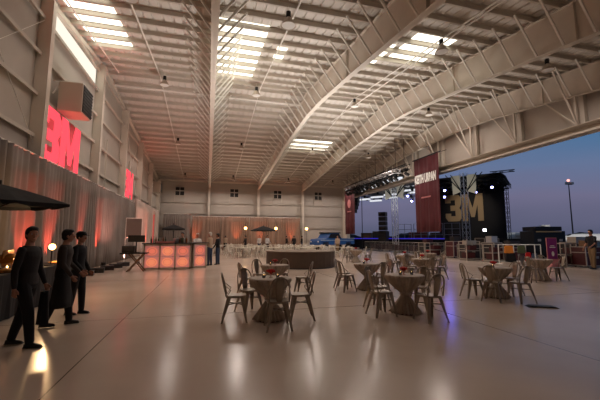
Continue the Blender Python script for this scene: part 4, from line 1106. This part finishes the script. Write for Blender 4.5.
# small gear standing on the cases, work light
for i, (x, y, z, sx, sz, m, lab) in enumerate(((18.6, 25.6, 1.12, .7, .3, M_caser, 'small maroon box on the leftmost road case'), (18.6, 22.2, 1.27, .6, .35, M_case, 'small dark box on the tall case behind the first rack'), (18.2, 20.3, 1.07, .8, .25, M_edge, 'flat grey box on the wide road case'),
        (18.7, 18.8, 1.22, .5, .4, M_silver, 'silver box on the squarish road case'), (18.9, 17.4, .92, .8, .4, M_case, 'dark box on the low road case near the barricade'), (20.6, 14.6, 1.27, .9, .3, M_edge, 'grey box on the large case right of the purple sign'), (19.35, 13.2, 1.07, .6, .3, M_wood, 'wooden box on the case beside the stagehand'))):
    bm = B(); box(bm, (0, 0, sz / 2), (sx, .5, sz)); box(bm, (0, -.26, sz / 2), (sx * .3, .03, .05)); box(bm, (0, 0, sz), (sx + .02, .52, .03)); o = obj('gear_box', bm, m, bevel=.01); o.location = (x, y, z); tag(o, lab, 'box')
t = thing('work_light', 'bright white work light on a tripod behind the equipment row', 'work light', (19.9, 20.6, 0))
bm = B()
for a in range(3): tube(bm, [(0, 0, .7), (.4 * math.cos(a * 2.1), .4 * math.sin(a * 2.1), 0)], .02, 6)
tube(bm, [(0, 0, .6), (0, 0, 2.0)], .025, 8); obj('tripod', bm, M_blackm, t)
bm = B(); box(bm, (0, .05, 2.1), (.34, .12, .26)); obj('housing', bm, M_blackp, t)
bm = B(); box(bm, (0, -.02, 2.1), (.28, .03, .2)); obj('lens', bm, M_wspot, t)
# barricade
t = thing('crowd_barricade', 'white tubular crowd barricade in front of the black trailer', 'barricade', (17.75, 15.85, 0), R(-15))
bm = B(); L = 2.5
for x in (-L / 2, -.35, .35, .9, L / 2): tube(bm, [(x, 0, .02), (x, 0, 1.12)], .028, 8)
for z in (.15, 1.12): tube(bm, [(-L / 2, 0, z), (L / 2, 0, z)], .028, 8)
obj('frame', bm, M_white, t)
for x in (-L / 2, L / 2):
    bm = B(); box(bm, (x, 0, .015), (.06, .6, .03)); obj('foot', bm, M_white, t)
for i, (x, z, w, h, m, nm, lab) in enumerate(((-.7, .85, .55, .42, M_orange, 'orange_vest', 'orange safety vest hung on the barricade'), (-.62, .4, .65, .5, M_blackp, 'black_bag', 'black bag low on the barricade behind the orange vest'), (.05, .85, .5, .4, M_green, 'dark_banner_cloth', 'dark green cloth square on the barricade'), (.42, .42, .35, .5, M_red, 'red_bag', 'red bag leaning on the barricade'))):
    bm = B(); prism(bm, [(-w / 2, -h / 2), (-w * .4, h / 2), (w * .4, h / 2), (w / 2, -h / 2), (.0, -h * .6)], planeM((0, 0, 0), (1, 0, 0), (0, 0, 1)), .07); o = obj(nm, bm, m, bevel=.015)
    c, s = math.cos(R(-15)), math.sin(R(-15)); o.location = (17.75 + c * x + s * .06, 15.85 + s * x - c * .06, z); o.rotation_euler = (0, 0, R(-15)); tag(o, lab, 'bag' if 'bag' in nm else 'cloth')
# black trailer
t = thing('equipment_trailer', 'black box trailer with a tan stripe behind the barricade', 'trailer', (24.9, 20.2, 0), R(-16)); t.scale = (.76, .9, 1.05)
bm = B(); box(bm, (0, 0, 1.2), (3.1, 1.8, 1.5)); obj('box', bm, M_blackp, t, bevel=.03)
bm = B(); box(bm, (.0, 0, 2.12), (2.6, 1.7, .3)); obj('roof_box', bm, M_blackm, t, bevel=.03)
bm = B(); box(bm, (-.05, -.92, 1.9), (2.5, .04, .08)); obj('tan_stripe', bm, M_tan, t)
bm = B(); box(bm, (0, -.93, 1.2), (.5, .04, .22)); obj('red_badge', bm, mat('red_badge', (170, 40, 60), .5), t)
for x in (-1.05, 1.05): bm = B(); box(bm, (x, -.93, 1.3), (.3, .04, .16)); obj('vent', bm, M_edge, t)
for x in (-.9, .9):
    for s in (-1, 1): bm = B(); tube(bm, [(x, s * .75, .35), (x, s * .95, .35)], .35, 20); obj('wheel', bm, M_tyre, t)
bm = B(); box(bm, (0, 0, .42), (3.0, 1.5, .1)); bar(bm, (1.5, 0, .42), (2.5, 0, .42), .08); obj('chassis', bm, M_blackm, t)
# purple sign
t = thing('standing_sign', 'purple standing sign with white print beside the barricade', 'sign', (17.75, 13.9, 0), R(-15))
bm = B(); box(bm, (0, 0, .95), (.5, .05, 1.1)); box(bm, (0, -.03, .95), (.44, .02, 1.04)); obj('panel', bm, M_purple, t)
bm = B(); box(bm, (0, .01, .95), (.56, .04, 1.16)); obj('frame', bm, M_pink, t)
bm = B(); box(bm, (0, 0, .2), (.4, .4, .4)); obj('plinth', bm, M_pink, t)
bm = B(); box(bm, (0, -.045, 1.02), (.3, .01, .05)); box(bm, (0, -.045, 1.1), (.2, .01, .03)); obj('print', bm, M_white, t)
bm = B(); prism(bm, [(.07 * math.cos(k * .5236), .13 * math.sin(k * .5236)) for k in range(12)], planeM((0, -.04, .68), (1, 0, 0), (0, 0, 1)), .012); obj('oval_mark', bm, M_white, t)
# steel crowd fencing in front of the stage
def fence(lab, a, b, m=M_edge):
    a = Vector(a); b = Vector(b); d = b - a
    t = thing('crowd_fence', lab, 'fence', (a.x, a.y, 0), math.atan2(d.y, d.x), 'steel crowd fences')
    L = d.length; bm = B()
    for z in (.2, 1.08): tube(bm, [(0, 0, z), (L, 0, z)], .022, 6)
    n = int(L / .25)
    for i in range(n + 1): tube(bm, [(L * i / n, 0, .2), (L * i / n, 0, 1.08)], .01, 5)
    obj('panel', bm, m, t)
    for x in (.1, L - .1): bm = B(); box(bm, (x, 0, .1), (.05, .6, .2)); obj('foot', bm, m, t)
for k in range(5):
    a = Vector((19.6 - .35 * k * .0, 26.2 + k * 2.6)); fence('steel crowd fence section before the stage, %s from the right' % ords[k].replace('nearest', 'first'), (19.4, 26.4 + 2.6 * k, 0), (19.3, 28.9 + 2.6 * k, 0))
# big dark skirts / merchandise tables left of stage front
for k in range(5):
    x, y = 19.9 + .1 * k, 27.5 + k * 3.1
    x += .9; t = thing('draped_table', 'dark maroon draped table outside the opening, %s from the right' % ords[k].replace('nearest', 'first'), 'table', (x, y, 0), math.pi / 2, 'draped tables outside')
    bm = B(); box(bm, (0, 0, .74), (2.0, .8, .03)); obj('tabletop', bm, M_wood, t)
    bm = B(); lathe(bm, [(1.0, .01), (.96, .4), (.93, .765), (0, .77)], 40, mod=lambda a, j: (.43 + .57 * abs(math.cos(a))) * (1 + .04 * math.sin(20 * a) * (j == 0))); obj('skirt', bm, mat('maroon_skirt', (48, 22, 28), .85), t)
# white aircraft far off
def plane_(lab, loc, rz, s=1.0):
    t = thing('light_aircraft', lab, 'aircraft', loc, rz); t.scale = (s, s, s)
    bm = B(); tube(bm, [(-6, 0, 1.9), (-5, 0, 1.95), (-2, 0, 1.8), (2, 0, 1.7), (4, 0, 1.65), (5.2, 0, 1.55), (5.6, 0, 1.5)], [.12, .35, .75, .85, .8, .5, .15], 20); obj('fuselage', bm, M_white, t, smooth=True)
    for sd in (-1, 1):
        bm = B(); prism(bm, [(-1, 0), (1.2, 0), (-.6, 6 * sd), (-1.6, 6 * sd)], Matrix.Translation((0, 0, 1.3)), .14); obj('wing', bm, M_white, t)
        bm = B(); prism(bm, [(-6, 0), (-5, 0), (-5.8, 2 * sd), (-6.4, 2 * sd)], Matrix.Translation((0, 0, 3.5)), .08); obj('tailplane', bm, M_white, t)
        bm = B(); tube(bm, [(-3.6, sd * 1.1, 2.1), (-2, sd * 1.1, 2.1)], .36, 14); obj('engine', bm, M_silver, t)
    bm = B(); prism(bm, [(-6.2, 2.0), (-4.2, 2.0), (-5.6, 3.7), (-6.6, 3.7)], planeM((0, .06, 0), (1, 0, 0), (0, 0, 1)), .12); obj('tail_fin', bm, M_white, t)
    bm = B(); tube(bm, [(3.9, 0, 1.9), (4.5, 0, 1.86), (4.9, 0, 1.75)], [.6, .5, .35], 14); obj('cockpit_glass', bm, M_blackp, t)
    for p in ((4, 0), (-1, 1.6), (-1, -1.6)): bm = B(); tube(bm, [(p[0], p[1] - .1, .3), (p[0], p[1] + .1, .3)], .3, 14); tube(bm, [(p[0], p[1], .3), (p[0], p[1], 1.3)], .06, 6); obj('landing_gear', bm, M_tyre, t)
plane_('white jet aircraft parked outside at the right edge', (60.5, 40.5, 0), R(165), .9)
plane_('white jet aircraft parked beyond the stage and left of the trailer', (50, 47.5, 0), R(120), 1.0)
# light pole
t = thing('apron_light_pole', 'tall floodlight pole on the apron against the evening sky', 'light pole', (78.5, 56.4, 0))
bm = B(); tube(bm, [(0, 0, 0), (0, 0, 13.6)], [.16, .09], 10); obj('pole', bm, M_blackm, t)
bm = B(); box(bm, (0, 0, 13.7), (1.9, .3, .12)); obj('crossarm', bm, M_blackm, t)
for x in (-.6, .6): bm = B(); box(bm, (x, -.2, 13.95), (.8, .5, .5)); obj('floodlight', bm, M_edge, t)
bm = B(); ball(bm, (0, 0, 14.6), .3, 10); obj('beacon', bm, glow('pink_beacon', (255, 170, 160), 2), t)
# distant tree line
bm = B(); N = 260; pr = []
for i in range(N + 1):
    a = R(-40) + R(150) * i / N; r = 300 + 20 * math.sin(i * .7); h = 3.2 + 1.4 * math.sin(i * .31) + 1.0 * math.sin(i * .83) + random.random() * 1.3
    pr.append((bm.verts.new((r * math.cos(a), r * math.sin(a), -.1)), bm.verts.new((r * math.cos(a), r * math.sin(a), h)), bm.verts.new(((r + 14) * math.cos(a), (r + 14) * math.sin(a), h * .9)), bm.verts.new(((r + 16) * math.cos(a), (r + 16) * math.sin(a), -.1))))
for a, b in zip(pr, pr[1:]):
    for j in range(3): bm.faces.new((a[j], b[j], b[j + 1], a[j + 1]))
tag(obj('tree_line', bm, M_tree), 'dark distant tree line on the horizon beyond the airfield', 'trees', None, 'stuff')

# ------------------------------------------------------------------ uplights + lights
def lamp(kind, loc, power, color, rot=None, target=None, size=.1, spot=None, blend=.6):
    d = bpy.data.lights.new('light', kind); d.energy = power; d.color = color
    if kind == 'SPOT': d.spot_size = R(spot or 60); d.spot_blend = blend; d.shadow_soft_size = size
    elif kind == 'POINT': d.shadow_soft_size = size
    elif kind == 'AREA': d.shape = 'RECTANGLE'; d.size = size[0]; d.size_y = size[1]
    o = bpy.data.objects.new('light', d); col.objects.link(o); o.location = loc
    if target is not None: o.rotation_euler = (Vector(target) - Vector(loc)).to_track_quat('-Z', 'Y').to_euler()
    return o
RED = (1, .1, .06)
def make_up():
    t = thing('uplight', '', 'uplight')
    bm = B(); tube(bm, [(0, 0, .06), (0, 0, .26)], [.09, .11], 14); obj('can', bm, M_blackp, t)
    bm = B(); box(bm, (0, 0, .02), (.26, .2, .03)); box(bm, (.12, 0, .1), (.01, .04, .16)); box(bm, (-.12, 0, .1), (.01, .04, .16)); obj('yoke', bm, M_blackm, t)
    return t
UPL = [(-5.05, 12.0, 'left drape behind the nearest waiter'), (-5.05, 13.7, 'left drape behind the middle waiter'), (-5.05, 16.6, 'left drape past the last waiter'), (-5.0, 19.0, 'left drape beside the crates'), (-5.0, 33, 'pale left drape')]
for x, y, d in UPL:
    place('up', make_up, (x, y, 0), 0, 'small black uplight can on the floor at the ' + d, 'uplight cans')
    lamp('SPOT', (x, y, .3), 700, RED, target=(x - .6, y, 3.6), size=.05, spot=44, blend=.8)
UPF = [(-1.55, 41.9, 'first far beige drape edge'), (3.4, 41.9, 'second far beige drape'), (6.4, 41.9, 'third far beige drape'), (10.35, 41.9, 'last far beige drape')]
for x, y, d in UPF:
    place('up', make_up, (x, y, 0), 0, 'small black uplight can on the floor at the ' + d, 'uplight cans')
    lamp('SPOT', (x, y, .3), 420, (1, .2, .08), target=(x, y + .9, 4.2), size=.05, spot=46, blend=.9)
WARM = (1, .85, .76)
for x, y in FX:
    lamp('SPOT', (x, y, zr(y) - .85), (230 if x < -1 else 400) * (.5 if y < 15 else 1.15), WARM, target=(x, y, 0), size=.35, spot=165, blend=.4)
# added unseen spots that brighten the roof from below
for p, tg, e, c in (((3, 17, 1.2), (1.5, 18, 11), 2200, (1, .95, .90)), ((9.3, 21, 2.5), (9.3, 19, 11), 2100, (1, .93, .88)), ((15.0, 26, 2.5), (13, 24, 11), 1900, (1, .92, .86)), ((-4.0, 30, .4), (-4, 31, 11), 500, (1, .42, .34)), ((-4.2, 20, .4), (-4.6, 22, 11), 450, (1, .42, .34)), ((5.0, 38, 1.8), (5, 35, 9), 800, (1, .8, .66))):
    lamp('SPOT', p, e, c, target=tg, size=.15, spot=120, blend=.9)
lamp('POINT', (-3.64, 9.5, 1.42), 70, (1, .62, .3), size=.1)
for x in (4.3, 8.0, 11.9): lamp('POINT', (x, 40.4, 2.4), 12, (1, .7, .4), size=.15)
lamp('SPOT', S(7, -.6, 7.5), 160, (.16, .14, 1), target=(13, 22, 0), size=.2, spot=40, blend=.7)
lamp('SPOT', S(13, 1, 7.5), 900, (.8, .78, 1), target=S(12, -6, 0), size=.2, spot=70, blend=.7)
lamp('SPOT', S(5, 1, 7.5), 500, (1, .9, .75), target=S(5.5, 7.9, 5), size=.2, spot=60, blend=.7)

lamp('SPOT', (50, 24, 11), 9000, (1, .95, .9), target=(59, 42, 1), size=.4, spot=60, blend=.6)  # added flood set apart from the pole, brightens the parked jets
lamp('SPOT', S(4.7, -7, 3), 900, (1, .96, .84), target=S(4.7, -.9, 8), size=.2, spot=35, blend=.7)  # added spot with no fixture, brightens the tower's cream panels
lamp('SPOT', S(13.2, -7, 3), 900, (.95, .97, 1), target=S(13.2, -.9, 7.5), size=.2, spot=45, blend=.7)
lamp('SPOT', (16.8, 14, 6.4), 500, (1, .9, .78), target=(19, 20, .8), size=.2, spot=80, blend=.7)  # added spot with no fixture, lifts the equipment row
# ------------------------------------------------------------------ sky
w = bpy.data.worlds.new('evening_sky'); scn.world = w; w.use_nodes = True; nt = w.node_tree
tc = nt.nodes.new('ShaderNodeTexCoord'); sp = nt.nodes.new('ShaderNodeSeparateXYZ'); r = nt.nodes.new('ShaderNodeValToRGB')
no = nt.nodes.new('ShaderNodeTexNoise'); no.inputs['Scale'].default_value = 2.2; mp = nt.nodes.new('ShaderNodeMapping'); mp.inputs['Scale'].default_value = (1, 1, 5)
nt.links.new(tc.outputs['Generated'], mp.inputs[0]); nt.links.new(mp.outputs[0], no.inputs['Vector'])
ma = nt.nodes.new('ShaderNodeMath'); ma.operation = 'MULTIPLY_ADD'; ma.inputs[1].default_value = .12; nt.links.new(no.outputs['Fac'], ma.inputs[0])
nt.links.new(tc.outputs['Generated'], sp.inputs[0]); nt.links.new(sp.outputs['Z'], ma.inputs[2]); nt.links.new(ma.outputs[0], r.inputs[0])
e = r.color_ramp.elements; e[0].position = .0; e[0].color = srgb(74, 78, 100); e[1].position = .55; e[1].color = srgb(66, 80, 98)
for p, c in ((.07, (84, 88, 112)), (.15, (110, 108, 136)), (.22, (100, 116, 150)), (.32, (66, 112, 152))): q = e.new(p); q.color = srgb(*c)
nt.links.new(r.outputs[0], nt.nodes['Background'].inputs[0]); nt.nodes['Background'].inputs[1].default_value = 1.0

# ------------------------------------------------------------------ camera
f = 335.0; yaw = R(15.25); ph = R(6.5); ro = R(.1)
cf = Vector((math.sin(yaw) * math.cos(ph), math.cos(yaw) * math.cos(ph), math.sin(ph))); rt = Vector((math.cos(yaw), -math.sin(yaw), 0)); up = rt.cross(cf)
X = rt * math.cos(ro) + up * math.sin(ro); Yv = -rt * math.sin(ro) + up * math.cos(ro)
cam = bpy.data.cameras.new('camera'); co = bpy.data.objects.new('camera', cam); col.objects.link(co)
Mx = Matrix((X, Yv, -cf)).transposed().to_4x4(); Mx.translation = Vector((0, 0, 1.48)); co.matrix_world = Mx
cam.sensor_width = 36; cam.lens = f / 600 * 36; cam.clip_end = 1000; cam.clip_start = .05
scn.camera = co
vs = scn.view_settings; vs.view_transform = 'Standard'; vs.look = 'None'; vs.exposure = 0; vs.gamma = 1; vs.use_curve_mapping = False
